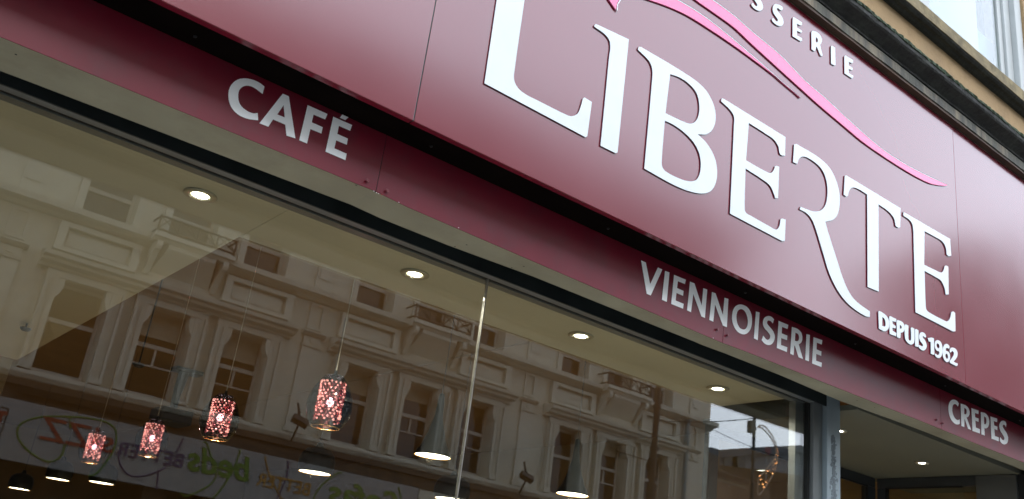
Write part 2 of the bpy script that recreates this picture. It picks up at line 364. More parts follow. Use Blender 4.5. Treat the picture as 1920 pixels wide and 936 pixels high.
def sy(x):
    for (a, ya), (b, yb) in zip(F1W, F1W[1:]):
        if a <= x <= b: return ya+(yb-ya)*(x-a)/(b-a)
    return F1W[-1][1]
xs = sorted(set([round(-1.6+.25*i, 3) for i in range(35)]+[a for a, _ in BZ]+[a for a, _ in F1W])); xs = [x for x in xs if x <= 6.9]
bm = bmesh.new(); pr = None
for x in xs:
    z = bz(x)+.0025
    ring = [bm.verts.new(p) for p in ((x, YB+.004, z), (x, sy(x), z), (x, sy(x), z+.018), (x, YB+.004, z+.018))]
    if pr:
        for j in range(4): bm.faces.new((pr[j], pr[(j+1) % 4], ring[(j+1) % 4], ring[j]))
    pr = ring
bmesh.ops.recalc_face_normals(bm, faces=bm.faces)
build('soffit', bm, M['soffit'], shop)
for px, py in ((875, 459), (853, 462.5), (959.5, 502), (982, 499.5), (30, 102), (668, 347), (1607, 751), (1640, 764)):
    r = CR*(px-960)+CU*(468-py)+CF*F_PX; k = 1.243/r.z; x, y = r.x*k, r.y*k
    z = bz(x); k = z/r.z; sc = bmesh.new(); disc(sc, (r.x*k, r.y*k, z-.0006), .0035, 10)
    build('soffit_screw', sc, M['gasket'], shop)
# shutter slot above the frame (dark recess with two runners)
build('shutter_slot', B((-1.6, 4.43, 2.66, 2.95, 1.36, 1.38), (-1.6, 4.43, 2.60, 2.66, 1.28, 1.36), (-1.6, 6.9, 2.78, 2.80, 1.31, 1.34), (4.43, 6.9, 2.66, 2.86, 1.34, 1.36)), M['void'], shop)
# window frame head
hd = build('window_frame', B((-1.6, 4.205, 2.913, 2.950, ZG+.0, ZG+.09)), M['frame'], shop, bevel=.002)
build('head_face', B((-1.6, 4.30, 2.905, 2.9128, ZG+.0, ZG+.12)), M['headface'], hd, bevel=.001)
build('gasket', B((-1.6, 4.20, 2.950, 2.975, ZG+.006, ZG+.05), (4.204, 4.222, 2.952, 2.975, -H+.1, ZG-.0)), M['gasket'], hd)
build('inner_frame', B((-1.6, 4.205, 2.975, 3.022, ZG, ZG+.09), (4.135, 4.203, 2.980, 3.022, -H+.1, ZG-.003), (-1.6, 4.2, 2.905, 3.022, -H, -H+.1)), M['frame'], hd, bevel=.002)
# post at the end of the window: reveal + front face
build('frame_post', B((4.222, 4.30, 2.93, 3.02, -H, ZG+.05)), M['frame'], hd, bevel=.002)
post = build('corner_post', B((4.302, 4.420, 2.902, 3.02, -H, ZG+.085)), M['frame_blue'], hd, bevel=.003)
# tape residue on the post
tr = bmesh.new()
random.seed(3)
for i in range(520):
    z = random.uniform(.2, 1.12); x = random.gauss(4.358, .011)
    if random.random() < .35 and z > .9: continue
    s = random.uniform(.004, .013); t = random.uniform(.003, .016)
    pts = [(x+s*cos(a)*random.uniform(.5, 1), z+t*sin(a)*random.uniform(.5, 1)) for a in [2*pi*k/7 for k in range(7)]]
    poly(tr, pts, 2.9016-.0004*random.random()-i*4e-6, 2.9019)
build('tape_residue', tr, mat('grey_tape_residue', (.15, .18, .20), rough=.8, var=.3), post)
# glass panes with the butt joint at x=2.079
gj = .693*YG
gp = build('glass_pane', B((-1.58, gj-.004, YG-.006, YG+.006, -H+.1, ZG+.03)), M['glass'], hd)
build('glass_pane', B((gj+.004, 4.18, YG-.006, YG+.006, -H+.1, ZG+.03)), M['glass'], hd)
build('glass_joint', B((gj-.0018, gj+.0018, YG-.0080, YG+.0080, -H+.1, ZG+.012)), mat('clear_silicone_joint', (.20, .19, .17), rough=.45, var=.3, scale=14, spec=.8), hd)

# ---------------------------------------------------------------- interior
build('ceiling', B((-5, 1.215, 3.024, 7.5, 1.30, 1.33), (1.217, 4.19, 3.024, 3.54, 1.30, 1.33)), M['ceil'], shop)
build('bulkhead', B((1.217, 4.19, 3.545, 3.57, 1.30, 2.2), (1.19, 1.215, 3.56, 7.47, 1.332, 2.2)), M['wall_in'], shop)
build('upper_ceiling', B((1.0, 4.7, 3.1, 19.4, 2.2, 2.25), (-8.6, .99, 7.6, 19.4, 2.2, 2.25), (4.71, 15.6, 3.9, 19.4, 2.2, 2.25)), M['ceil_dark'], shop)
build('inner_wall', B((-5, 1.19, 7.51, 7.6, -H, 1.299), (-8.6, 15.6, 19.3, 19.45, -H, 2.199), (-5.1, -5.0, 3.03, 7.5, -H, 1.33), (8.0, 8.1, 3.9, 19.2, -H, 2.199)), M['wall_in'], shop)
build('floor', B((-8.6, 15.6, 3.03, 19.4, -H-.02, -H+.004)), M['floor_in'], shop)
# inner return header seen at the right end of the window
build('door_header', B((4.19, 4.40, 3.03, 3.60, 1.20, 1.30)), M['frame_dark'], shop, bevel=.003)
# lobby
LX0, LX1, LYB, LZ = 4.42, 6.21, 3.79, 1.272
build('lobby_ceiling', B((4.423, 6.80, 2.80, 3.86, LZ, LZ+.03)), M['lobbyceil'], shop)
dr = build('door', B((4.42, 6.20, LYB, LYB+.05, 1.205, LZ-.002), (6.10, 6.20, LYB, LYB+.05, -H, 1.203), (4.42, 4.50, LYB, LYB+.05, -H, 1.203)), M['frame_dark'], shop, bevel=.003)
build('glass_pane', B((4.5, 6.1, LYB+.02, LYB+.03, -H, 1.2)), M['glass'], dr)
build('gasket', B((4.5, 6.10, LYB-.004, LYB+.01, 1.195, 1.2035), (6.092, 6.10, LYB-.004, LYB+.01, -H, 1.194)), M['gasket'], dr)
sd = build('side_door', B((LX1, LX1+.05, 3.08, 3.785, 1.205, LZ-.002), (LX1, LX1+.05, 3.72, 3.785, -H, 1.203)), M['frame_dark'], shop, bevel=.003)
build('glass_pane', B((LX1+.02, LX1+.03, 3.17, 3.72, -H, 1.2)), M['glass'], sd)
build('gasket', B((LX1-.004, LX1+.01, 3.17, 3.72, 1.195, 1.2035), (LX1-.004, LX1+.01, 3.712, 3.72, -H, 1.194)), M['gasket'], sd)
build('lobby_wall', B((LX1, LX1+.08, 2.82, 3.079, -H, LZ-.002)), M['lobbywall'], shop, bevel=.003)
build('lobby_wall', B((LX1+.6, LX1+.65, 3.1, 3.8, -H, 1.6)), M['wall_in'], shop)
build('corner_pier', B((LX1+.02, 6.9, 2.70, 2.815, -H, LZ)), M['gasket'], shop)

# ---------------------------------------------------------------- main sign
sign = thing('shop_sign', (2.9, 2.48, ZF), 'large burgundy fascia sign with raised white LIBERTE letters and pink swooshes', 'sign')
SE = [(-1.6, 1.2847), (1.2895, 4.7985), (4.8025, 6.9)]
for i, (a, b) in enumerate(SE):
    dy = (.0, .0015, .003)[i]
    bm = B((a, b, YF+dy, YF+dy+.004, ZF, ZFT), (a, b, YF+dy+.0042, YF+.03, ZF+.0005, ZF+.004))
    build('panel', bm, M['fascia'], sign, bevel=.0012)
build('joint_strip', B((1.2850, 1.2893, YF+.002, YF+.012, ZF+.001, ZFT)), M['gasket'], sign)
build('underside_board', B((-1.6, 6.9, YF+.032, 2.62, ZF+.006, ZF+.016)), M['underside'], sign)
zinc = mat('dull_zinc', (.03, .03, .03), rough=.5, metal=.8)
for x in [(-.25)+.84*i for i in range(9)]:
    sb = bmesh.new(); tube(sb, (x, YF+.11, ZF+.0055), (x, YF+.11, ZF+.001), .006, .004, n=10)
    build('underside_screw', sb, zinc, sign)
build('top_capping', B((-1.6, 6.9, YF+.002, YF+.2, ZFT+.001, ZFT+.006)), M['fillet'], sign)
# lower band
band = thing('shop_sign', (2.9, 2.58, 1.24), 'narrow burgundy sign band lettered CAFE, VIENNOISERIE and CREPES under the main fascia', 'sign')
seams = [-1.6, 1.2885, 3.0455, 4.8445, 6.9]
for a, b in zip(seams, seams[1:]):
    a += .0012; b -= .0012
    xx = [a]+[x for x, _ in BZ if a+.01 < x < b-.01]+[b]
    pts = [(x, bz(min(max(x, a+.002), b-.002))) for x in xx]+[(b, 1.56), (a, 1.56)]
    bm = bmesh.new(); poly(bm, pts, YB, YB+.003)
    build('panel', bm, M['band'], band, bevel=.0006)
for x in seams[1:-1]: build('joint_strip', B((x-.001, x+.001, YB+.001, YB+.006, 1.25, 1.55)), M['gasket'], band)
random.seed(5)
for (px, py) in ((690, 338), (727, 357), (1347, 617.5), (1366, 628.5), (1758.5, 787), (1770, 793.5)):
    x, z = at(px, py, YB-.01)
    bp = bmesh.new(); tube(bp, (x, YB-.0005, z), (x, YB-.006, z), .0042, n=16); tube(bp, (x, YB-.0061, z), (x, YB-.010, z), .0062, .0052, n=16); build('standoff_fixing', bp, M['screw'], band)

for px, py in ((701, 358.6), (706, 361.3), (710, 363), (748, 379.5), (1337.5, 634), (860, 427)):
    x, z = at(px, py, YB-.001); s = random.uniform(.0012, .0028)
    ch = bmesh.new(); poly(ch, [(x-s, z), (x, z-.0012), (x+s, z-.0005), (x+.3*s, z+.0016)], YB-.0006, YB)
    build('paint_chip', ch, M['swoosh_white'], band)

# glyph outlines: traced in the plane of the sign; 's' points are smooth, the rest are corners
def parse(s):
    out = []
    for t in s.split():
        sm = t.endswith('s'); t = t.rstrip('s'); a, b = t.split(','); out.append((float(a), float(b), sm))
    return out
def smooth_loop(pts, n=5):
    N = len(pts); res = []
    for i in range(N):
        p1, p2 = pts[i], pts[(i+1) % N]; p0, p3 = pts[i-1], pts[(i+2) % N]
        P1, P2 = Vector(p1[:2]), Vector(p2[:2]); res.append(P1)
        if not p1[2] and not p2[2]: continue
        L = (P2-P1).length
        def tang(a, b, c, corner):
            if corner: return None
            d = (c-a); return d.normalized() if d.length > 0 else Vector((0, 0))
        t1 = tang(Vector(p0[:2]), P1, P2, not p1[2]); t2 = tang(P1, P2, Vector(p3[:2]), not p2[2])
        if t1 is None: t1 = (P2-P1).normalized()
        if t2 is None: t2 = (P2-P1).normalized()
        for k in range(1, n):
            t = k/n; h1 = 2*t**3-3*t*t+1; h2 = -2*t**3+3*t*t; h3 = t**3-2*t*t+t; h4 = t**3-t*t
            res.append(P1*h1+P2*h2+t1*(L*h3)+t2*(L*h4))
    return res
def glyph(loops, Yfront, thick, m, parent, name='letter', bev=0.0012):
    """loops: list of [(x,z)] in world plane"""
    cu = bpy.data.curves.new('g', 'CURVE'); cu.dimensions = '2D'; cu.fill_mode = 'BOTH'; cu.extrude = thick/2
    cx = sum(p[0] for p in loops[0])/len(loops[0]); cz = sum(p[1] for p in loops[0])/len(loops[0])
    for lp in loops:
        sp = cu.splines.new('POLY'); sp.points.add(len(lp)-1)
        for i, p in enumerate(lp): sp.points[i].co = (p[0], p[1], 0, 1)
        sp.use_cyclic_u = True
    ob = bpy.data.objects.new('g', cu)
    me = bpy.data.meshes.new_from_object(ob)
    bm = bmesh.new(); bm.from_mesh(me); bmesh.ops.remove_doubles(bm, verts=bm.verts, dist=1e-6)
    for v in bm.verts: v.co = Vector((v.co.x, Yfront+thick/2-v.co.z, v.co.y))
    bmesh.ops.recalc_face_normals(bm, faces=bm.faces)
    for f in bm.faces: f.material_index = 0 if abs(f.normal.y) > .7 else 1
    bpy.data.objects.remove(ob); bpy.data.curves.remove(cu); bpy.data.meshes.remove(me)
    return build(name, bm, m, parent)
def traced(spec, crop, Y, thick, m, parent, name='letter'):
    ox, oy, s, dx, dy = (*crop, 0, 0)[:5]
    loops = []
    for part in spec.split('|'):
        pts = [(x, y, sm) for x, y, sm in parse(part)]
        loops.append([at(ox+(p.x+dx)/s, oy+(p.y+dy)/s, Y) for p in smooth_loop(pts)])
    return glyph(loops, Y, thick, m, parent, name)
LM = [M['letter'], M['letter_side']]; LV = [M['vinyl'], M['letter_side']]
A_ = (880, 0, 3.119); B_ = (1180, 60, 2.284); C_ = (1460, 240, 2.339)
TH = .004
big = [
 ("230,-470 390,-470 323,0 262,430s 263,472s 285,515s 330,552s 400,588s 560,668s 600,680s 635,662s 655,612s 664,578 674,570 717,597 690,797 680,803 88,487", A_),
 ("730,151 738,141 745,142 933,230 867,892 856,897 767,852 790,620s 818,330s 824,285s 820,240s 795,203s 732,157", A_),
 ("37,72 41,63 50,64 180,140 280,205s 330,252s 362,315s 370,370s 358,415s 330,438s 293,438 330,475s 360,525s 375,580s 372,640s 350,680s 310,692s 250,680s 180,650s 64,585 98,200s 98,160s 84,124s 38,77|175,181 215,195s 255,222s 288,262s 300,320s 292,370s 268,392s 235,385s 155,348|152,380 190,398s 240,435s 280,480s 302,530s 305,590s 290,630s 262,640s 215,628s 160,600s 142,580s 139,550s", B_),
 ("393,292 398,284 408,288 669,450 667,530 655,530 645,522s 638,490s 620,462s 590,440s 512,390 500,550 580,595s 605,604s 618,592s 624,575 632,573 642,578 637,712 625,712 618,690s 602,658s 570,632s 498,585 494,758s 500,775s 520,787s 600,832s 628,846s 642,833s 648,802 656,799 670,804 666,895 655,896 431,778 448,400s 448,362s 430,332s 394,298", B_),
 ("63,150 68,73 78,70 170,125s 220,170s 250,225s 267,290s 264,360s 245,398s 205,411 215,450s 250,560s 290,680s 330,750s 400,805 400,829 380,825s 320,785s 270,730s 225,645s 195,550s 165,450s 145,400s 120,372s 92,357 97,346 120,355s 160,367s 190,358s 208,330s 214,270s 205,215s 180,170s 130,132s 105,126s 90,135s 82,158", C_),
 ("285,292 290,210 297,208 535,352 533,436 524,438 513,430 505,395s 480,365s 438,335 439,718 390,697 388,292 345,266s 322,262s 310,275s 304,298 297,301", C_),
 ("546,380 548,369 560,375 752,487 757,560 745,562 737,555 733,525s 718,498s 690,480s 640,453 638,600 690,625s 714,634s 724,622s 728,606 735,603 744,609 746,730 733,731 727,700s 712,670s 690,655s 640,627 645,780s 650,800s 670,815s 722,842s 740,848s 752,833s 757,808 765,804 774,811 776,892 765,893 600,808 592,500s 588,430s 575,405s 547,385", C_)]
for sp, cr_ in big: traced(sp, cr_, YF-TH, TH, LM, sign)
G_ = (1380, 0, 5.507)
SS = "484,92s 478,70s 440,48s 400,45s 380,80s 385,130s 410,170s 432,205s 425,222s 405,212s 385,190s 370,205s 400,245s 450,270s 485,255s 490,215s 470,165s 435,120s 422,92s 435,86s 455,103s 475,105s"
traced(SS, G_+(-212, -157), YF-TH, TH, LM, sign); traced(SS, G_, YF-TH, TH, LM, sign)
for sp in ("585,192 590,181 600,178 681,232 682,255 675,263 660,262 630,245 630,285 678,315 682,330 672,340 630,318 630,365 682,395 683,418 668,427 583,375",
           "778,332 790,318 830,330s 870,365s 888,410s 882,445s 868,462 895,570 890,581 872,575 838,492 828,482 822,520 810,530 780,510|826,385 842,400s 845,425s 835,440s 824,430",
           "980,482 990,472 1025,495 1028,670 1018,678 982,657",
           "1118,585 1132,573 1210,622 1210,645 1198,655 1165,640 1165,675 1206,702 1205,723 1195,725 1165,712 1165,755 1211,783 1210,802 1198,810 1120,757"):
    traced(sp, G_, YF-TH, TH, LM, sign)
H_ = (1620, 560, 6.24)
for sp in ("168,152 185,145 240,180s 285,235s 295,300s 285,355s 240,382s 175,350|215,215 240,240s 252,290s 245,325s 212,318",
           "295,210 310,205 378,240 374,275 332,262 335,298 371,318 369,350 332,340 335,378 380,402 376,442 300,412",
           "382,255 397,250 450,275s 473,315s 473,370s 455,392s 428,398 427,457 412,463 385,450|420,305 438,325s 438,350s 420,350",
           "477,308 490,300 520,318 520,470s 538,492s 551,475s 548,345 560,335 590,353 590,490s 580,525s 548,538s 505,510s 480,460s",
           "597,362 610,355 638,373 640,558 628,567 598,555",
           "722,455s 720,420s 690,395s 660,400s 645,440s 655,490s 683,530s 690,552s 672,556s 645,545s 642,572s 688,607s 723,590s 733,545s 715,490s 690,455s 690,440s 703,448s",
           "745,462 790,455 818,464 825,650 812,658 782,645 780,507 757,500",
           "860,485s 903,515s 919,580s 912,660s 880,695s 837,675s 836,645s 862,660s 880,645s 878,620s 850,608s 828,560s 834,505s|863,524s 880,545s 880,575s 866,582s 852,560s 850,535s",
           "998,556s 970,530s 937,545s 921,610s 928,690s 965,742s 998,728s 1008,680s 998,635s 970,612s 957,612 961,582s 978,578s 995,586s|965,645s 980,665s 982,695s 970,705s 957,685s 955,657s",
           "1003,602s 1018,577s 1060,580s 1092,620s 1090,680s 1060,725s 1050,738 1097,762 1095,783 1080,790 1005,752 1003,730 1045,670s 1052,637s 1040,617s 1027,617s 1012,632s"):
    traced(sp, H_, YF-TH, TH, LM, sign)
# pink swooshes, each with a white strip and a dark strip along its top edge
def swoosh(top, bot, ext=None):
    T = smooth_loop([(x, y, True) for x, y in top], 6)[:(len(top)-1)*6]+[Vector(top[-1])]
    Bm = smooth_loop([(x, y, True) for x, y in bot], 6)[:(len(bot)-1)*6]+[Vector(bot[-1])]
    Y = YF-.006
    lp = [at(p.x, p.y, Y) for p in T]+[at(p.x, p.y, Y) for p in Bm[::-1][1:]]
    sw = glyph([lp], Y, .006, [M['pink'], M['pink']], sign, 'swoosh')
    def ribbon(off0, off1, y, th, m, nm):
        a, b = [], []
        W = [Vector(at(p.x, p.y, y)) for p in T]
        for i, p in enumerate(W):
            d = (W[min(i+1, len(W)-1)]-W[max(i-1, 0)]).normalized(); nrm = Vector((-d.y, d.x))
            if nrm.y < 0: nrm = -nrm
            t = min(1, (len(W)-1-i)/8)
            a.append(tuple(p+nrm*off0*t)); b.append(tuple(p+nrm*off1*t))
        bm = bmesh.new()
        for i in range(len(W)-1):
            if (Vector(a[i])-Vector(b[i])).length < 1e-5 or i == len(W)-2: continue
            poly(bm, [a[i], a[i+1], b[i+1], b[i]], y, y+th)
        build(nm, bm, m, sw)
    ribbon(.0002, .0036, YF-.007, .006, M['swoosh_white'], 'edge_strip')
    ribbon(.0038, .0066, YF-.004, .003, M['letter_side'], 'dark_strip')
    return sw
k = lambda pts: [(1120+x/4.68, y/4.68) for x, y in pts]
l = lambda pts: [(1480+x/3.6, 100+y/3.6) for x, y in pts]
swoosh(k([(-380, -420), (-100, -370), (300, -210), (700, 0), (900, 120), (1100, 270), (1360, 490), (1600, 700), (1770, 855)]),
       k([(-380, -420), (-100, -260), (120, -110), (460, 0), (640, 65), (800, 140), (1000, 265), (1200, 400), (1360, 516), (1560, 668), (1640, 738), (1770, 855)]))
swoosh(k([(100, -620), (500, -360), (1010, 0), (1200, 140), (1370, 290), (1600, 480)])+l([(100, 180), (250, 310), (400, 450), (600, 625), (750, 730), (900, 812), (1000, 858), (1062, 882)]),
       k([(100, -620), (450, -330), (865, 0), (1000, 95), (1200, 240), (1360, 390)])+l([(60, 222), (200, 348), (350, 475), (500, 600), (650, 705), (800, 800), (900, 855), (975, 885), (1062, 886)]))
# the tail tip at the top edge
tip = [(1120+x/4.68, y/4.68) for x, y in ((40, -120), (105, 0), (163, 86), (170, 40), (186, 8), (260, -90))]
sw = glyph([[at(p.x, p.y, YF-.006) for p in smooth_loop([(x, y, i in (3, 4)) for i, (x, y) in enumerate(tip)])]], YF-.006, .006, [M['pink'], M['pink']], sign, 'swoosh')
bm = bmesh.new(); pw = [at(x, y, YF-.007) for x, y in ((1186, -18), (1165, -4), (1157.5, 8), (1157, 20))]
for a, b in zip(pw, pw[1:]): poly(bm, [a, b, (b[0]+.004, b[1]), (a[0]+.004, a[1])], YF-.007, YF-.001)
build('edge_strip', bm, M['swoosh_white'], sw)

TL = .0018
D_ = (400, 130, 3.9)
for sp in ("374,127 340,100s 290,77s 225,66s 165,82s 122,130s 110,195s 128,270s 180,330s 250,362s 328,373 325,320 290,322s 240,300s 195,255s 182,200s 192,150s 230,122s 285,128s 360,180",
           "508,178 552,198 600,505 535,485 526,405 437,367 402,420 337,395|514,263 522,352 468,330",
           "690,262 835,327 818,367 733,332 720,388 800,424 790,470 710,437 685,543 628,519",
           "877,347 1016,408 1000,450 918,414 907,473 984,507 976,552 898,520 885,578 975,618 966,665 820,602",
           "958,309 1013,330 965,372 925,355"):
    traced(sp, D_, YB-TL, TL, LV, band)
E_ = (1190, 470, 3.9)
for sp in ("47,72 82,87 112,240 116,240 170,124 203,138 118,328 88,316", "222,148 255,160 235,375 199,360",
           "288,177 374,213 368,245 316,224 310,274 358,295 354,331 306,310 300,365 358,390 354,425 267,390",
           "405,227 437,240 490,400 502,275 531,285 514,493 488,481 429,318 412,450 383,437",
           "565,302 592,313 645,470 657,345 686,353 674,560 645,548 588,395 575,520 546,507",
           "778,394s 828,418s 856,478s 852,560s 825,603s 790,612s 745,585s 715,520s 716,450s 738,407s|778,428s 806,445s 826,498s 824,550s 802,577s 765,560s 745,500s 752,446s",
           "886,445 914,452 900,655 872,642",
           "1020,503 1000,484s 975,478s 948,493s 937,530s 948,565s 975,597s 990,622s 985,645s 968,652s 940,622 928,655 955,683s 990,690s 1015,668s 1025,628s 1012,588s 985,555s 969,530s 976,512s 995,517s 1010,533",
           "1053,514 1124,543 1118,574 1078,558 1075,605 1117,622 1114,655 1072,640 1070,690 1116,707 1113,742 1039,712",
           "1150,558 1190,572s 1218,600s 1227,640s 1218,672s 1200,686 1231,793 1198,780 1172,697 1168,695 1162,765 1137,754|1176,600 1195,612s 1202,640s 1192,662s 1172,660",
           "1256,610 1281,617 1274,810 1247,800",
           "1308,633 1373,655 1368,688 1332,673 1330,722 1366,738 1364,770 1328,756 1327,805 1369,820 1366,852 1297,825"):
    traced(sp, E_, YB-TL, TL, LV, band)
Fc = (1740, 720, 6.24)
for sp in ("362,228 335,195s 295,183s 258,205s 240,260s 246,345s 270,415s 310,462s 345,475s 372,468 372,415 345,422s 315,400s 290,345s 285,285s 298,242s 325,238s 350,268",
           "382,228 440,250s 480,295s 487,350s 470,385s 452,392 505,538 468,525 428,405 425,505 390,492|424,280 445,295s 452,330s 442,355s 425,352",
           "508,283 592,312 590,355 550,340 552,390 592,405 592,445 555,430 560,510 607,530 607,580 520,550",
           "617,328 665,340s 705,385s 717,440s 705,500s 680,520s 660,517 665,603 625,590|655,380 675,395s 683,435s 675,470s 658,470",
           "730,380 810,405 808,448 770,435 775,485 812,500 812,542 777,528 783,610 828,625 828,672 742,640",
           "918,470 905,440s 875,430s 845,450s 833,495s 845,545s 875,595s 893,635s 885,657s 868,652s 845,620 838,665 870,700s 905,706s 930,685s 938,630s 920,575s 890,530s 874,495s 885,478s 900,485s 912,510"):
    traced(sp, Fc, YB-TL, TL, LV, band)

# ---------------------------------------------------------------- downlights
def downlight(x, y, z, label, k=1.):
    t = thing('downlight', (x, y, z), label, 'light', 'recessed ceiling downlights')
    bm = bmesh.new(); lathe(bm, [(a*k, b) for a, b in [(.060, -.0005), (.061, -.004), (.056, -.008), (.038, -.007), (.034, -.002), (.032, .006)]], (x, y, z), 36)
    build('bezel', bm, mat_bezel, t, smooth=True)
    bm = bmesh.new(); disc(bm, (x, y, z-.0045), .029*k, 28); build('lens', bm, M['downlight'], t)
    return t
mat_bezel = mat('pale_metal_bezel', (.46, .45, .36), rough=.3, var=.05, metal=.4)
def spot(x, y, z, e, col=(1, .90, .73), size=150):
    L = bpy.data.lights.new('lamp', 'SPOT'); L.energy = e; L.color = col; L.spot_size = radians(size); L.spot_blend = .6; L.shadow_soft_size = .008
    o = bpy.data.objects.new('lamp', L); C.objects.link(o); o.location = (x, y, z+H); return o
def child_light(o, t):
    o.location = o.location - t.location; o.parent = t
DL = [((376, 365), 'recessed downlight in the shop window ceiling under the word CAFE'), ((778, 513), 'recessed downlight in the window ceiling just left of the glass joint'),
      ((1089, 629), 'recessed downlight in the window ceiling just right of the glass joint'), ((1346, 728), 'recessed downlight in the window ceiling nearest the grey corner post')]
for (px, py), lb in DL:
    x, _ = at(px, py, 1); r = CR*(px-960)+CU*(468-py)+CF*F_PX; kk = 1.2985/r.z
    t = downlight(r.x*kk, r.y*kk, 1.2985, lb); child_light(spot(r.x*kk, r.y*kk, 1.288, 11), t)
for x, y, lb in ((5.755, 3.19, 'recessed downlight alone in the middle of the entrance lobby ceiling'), (4.815, 3.168, 'recessed downlight in the lobby ceiling half hidden by the corner post')):
    t = downlight(x, y, LZ-.0015, lb, .72); child_light(spot(x, y, LZ-.012, 1.2), t)
# ---------------------------------------------------------------- bead pendants
def bead_pendant(x, y, zb, ztop):
    t = thing('pendant_lamp', (x, y, zb), 'x', 'lamp', 'smoked glass bead pendant lamps in a row')
    h = .235
    bm = bmesh.new()
    pr = [(.064, 0), (.076, .012), (.094, .045), (.1025, .080), (.103, .105), (.098, .135), (.084, .175), (.066, .205), (.052, .225), (.044, .233)]
    lathe(bm, pr, (x, y, zb), 40); lathe(bm, [(r-.0025, z) for r, z in pr[::-1]], (x, y, zb), 40)
    build('glass_shade', bm, M['smoke'], t, smooth=True)
    bm = bmesh.new(); lathe(bm, [(.064+.0022*cos(a), .0022*sin(a)) for a in [2*pi*i/6 for i in range(6)]], (x, y, zb), 40, close=True)
    build('rim', bm, M['gold'], t, smooth=True)
    bm = bmesh.new(); lathe(bm, [(.044, .233), (.040, .237), (.010, .238), (.006, .262), (.0, .263)], (x, y, zb), 24)
    build('cap', bm, M['blackmetal'], t, smooth=True)
    bm = bmesh.new(); lathe(bm, [(.051, .028), (.051, .205)], (x, y, zb), 28)
    ln = build('liner', bm, M['liner'], t, smooth=True)
    bm = bmesh.new(); random.seed(11)
    for j in range(13):
        for i in range(17):
            a = 2*pi*(i+.5*(j % 2))/17+random.uniform(-.03, .03); z = .031+.0142*j+random.uniform(-.0015, .0015)
            if j == 0 and random.random() < .35: continue
            rr = random.choice((.0050, .0058, .0066))
            mtx = Matrix.Translation((x+.056*cos(a), y+.056*sin(a), zb+z))
            q = bmesh.ops.create_icosphere(bm, subdivisions=1, radius=rr, matrix=mtx)
            if random.random() < .38:
                for f in set(f for v in q['verts'] for f in v.link_faces): f.material_index = 1
    build('bead_cylinder', bm, [M['bead'], M['bead_dark']], t, smooth=True)
    bm = bmesh.new(); bmesh.ops.create_uvsphere(bm, u_segments=16, v_segments=10, radius=.017, matrix=Matrix.Translation((x, y, zb+.115)) @ Matrix.Diagonal((1, 1, 1.25, 1)))
    build('bulb', bm, M['bulb'], t, smooth=True)
    bm = bmesh.new(); tube(bm, (x, y, zb+.14), (x, y, zb+.236), .013, n=12); build('lamp_holder', bm, M['blackmetal'], t)
    bm = bmesh.new(); tube(bm, (x, y, zb+.26), (x, y, ztop), .0021, n=8, caps=False); tube(bm, (x, y, zb+.262), (x, y, zb+.29), .004, .003, n=8)
    build('cord', bm, M['cord'], t)
    L = bpy.data.lights.new('lamp', 'POINT'); L.energy = 19; L.color = (1, .84, .70); L.shadow_soft_size = .023
    o = bpy.data.objects.new('lamp', L); C.objects.link(o); o.location = (0, 0, .115); o.parent = t
    return t
PL = ['smoked glass pendant lamp with lit bead cylinder, largest and nearest of the row', 'smoked glass bead pendant, second from the nearest in the row of four',
      'smoked glass bead pendant, third back, in front of the black projector bracket', 'smoked glass bead pendant, farthest and smallest of the row of four']
p0 = bead_pendant(1.915, 3.86, .70, 2.2)
Y_ = [3.86, 4.95, 6.35, 7.52]; X_ = [1.915, 1.838, 1.945, 1.905]
for i in range(4):
    o = p0 if i == 0 else copy_tree(p0)
    o.location = (X_[i], Y_[i], .70+H); o['label'] = PL[i]
# ---------------------------------------------------------------- disc pendants
def disc_pendant(x, y, z, r, kind, label, ztop=2.2):
    t = thing('pendant_lamp', (x, y, z), label, 'lamp', 'grey metal shade pendants with lit discs')
    if kind == 'cone': pr = [(r*1.02, 0), (r*1.0, .01), (r*.72, .07), (r*.46, .15), (r*.24, .25), (.02, .36), (.016, .40)]
    else: pr = [(r*1.02, 0), (r*1.12, .03), (r*1.15, .09), (r*1.02, .15), (r*.75, .185), (.035, .20), (.02, .24)]
    bm = bmesh.new(); lathe(bm, pr, (x, y, z), 36); lathe(bm, [(a-.002, b) for a, b in pr[:5]][::-1], (x, y, z), 36)
    build('shade', bm, M['greymetal'], t, smooth=True)
    bm = bmesh.new(); disc(bm, (x, y, z+.004), r*.95, 36); d = build('diffuser', bm, M['disc'], t)
    bm = bmesh.new(); lathe(bm, [(r*.95, .003), (r*1.0, .001)], (x, y, z), 36); build('rim', bm, M['disc_edge'], t)
    bm = bmesh.new(); tube(bm, (x, y, z+(.39 if kind == 'cone' else .235)), (x, y, ztop), .0022, n=8); build('cord', bm, M['blackmetal'], t)
    L = bpy.data.lights.new('lamp', 'SPOT'); L.energy = 36; L.color = (1, .77, .42); L.spot_size = radians(170); L.shadow_soft_size = .02
    o = bpy.data.objects.new('lamp', L); C.objects.link(o); o.location = (0, 0, -.02); o.parent = t
    return t
def DP(px, py, z, wpx, kind, label):
    r = CR*(px-960)+CU*(468-py)+CF*F_PX; kk = z/r.z
    p = r*kk; depth = p.dot(CF)
    disc_pendant(p.x, p.y, z, wpx/2*depth/F_PX*.97, kind, label)
DP(811, 856, .9, 71, 'cone', 'tall conical pendant with a lit disc just left of the glass joint')
DP(590, 887, .9, 62, 'bell', 'bell shaped pendant with a lit disc below the largest bead lamp')
DP(1073, 928, .9, 63, 'cone', 'tall conical pendant with a lit disc right of the glass joint')
DP(845, 937, .9, 62, 'bell', 'bell shaped pendant at the foot of the glass joint, its lit disc partly cut off')
DP(36, 917, .8, 39, 'bell', 'small far pendant with lit disc, leftmost of three by the far wall')
DP(108, 899, .8, 43, 'bell', 'small far pendant with lit disc, middle of three by the far wall')
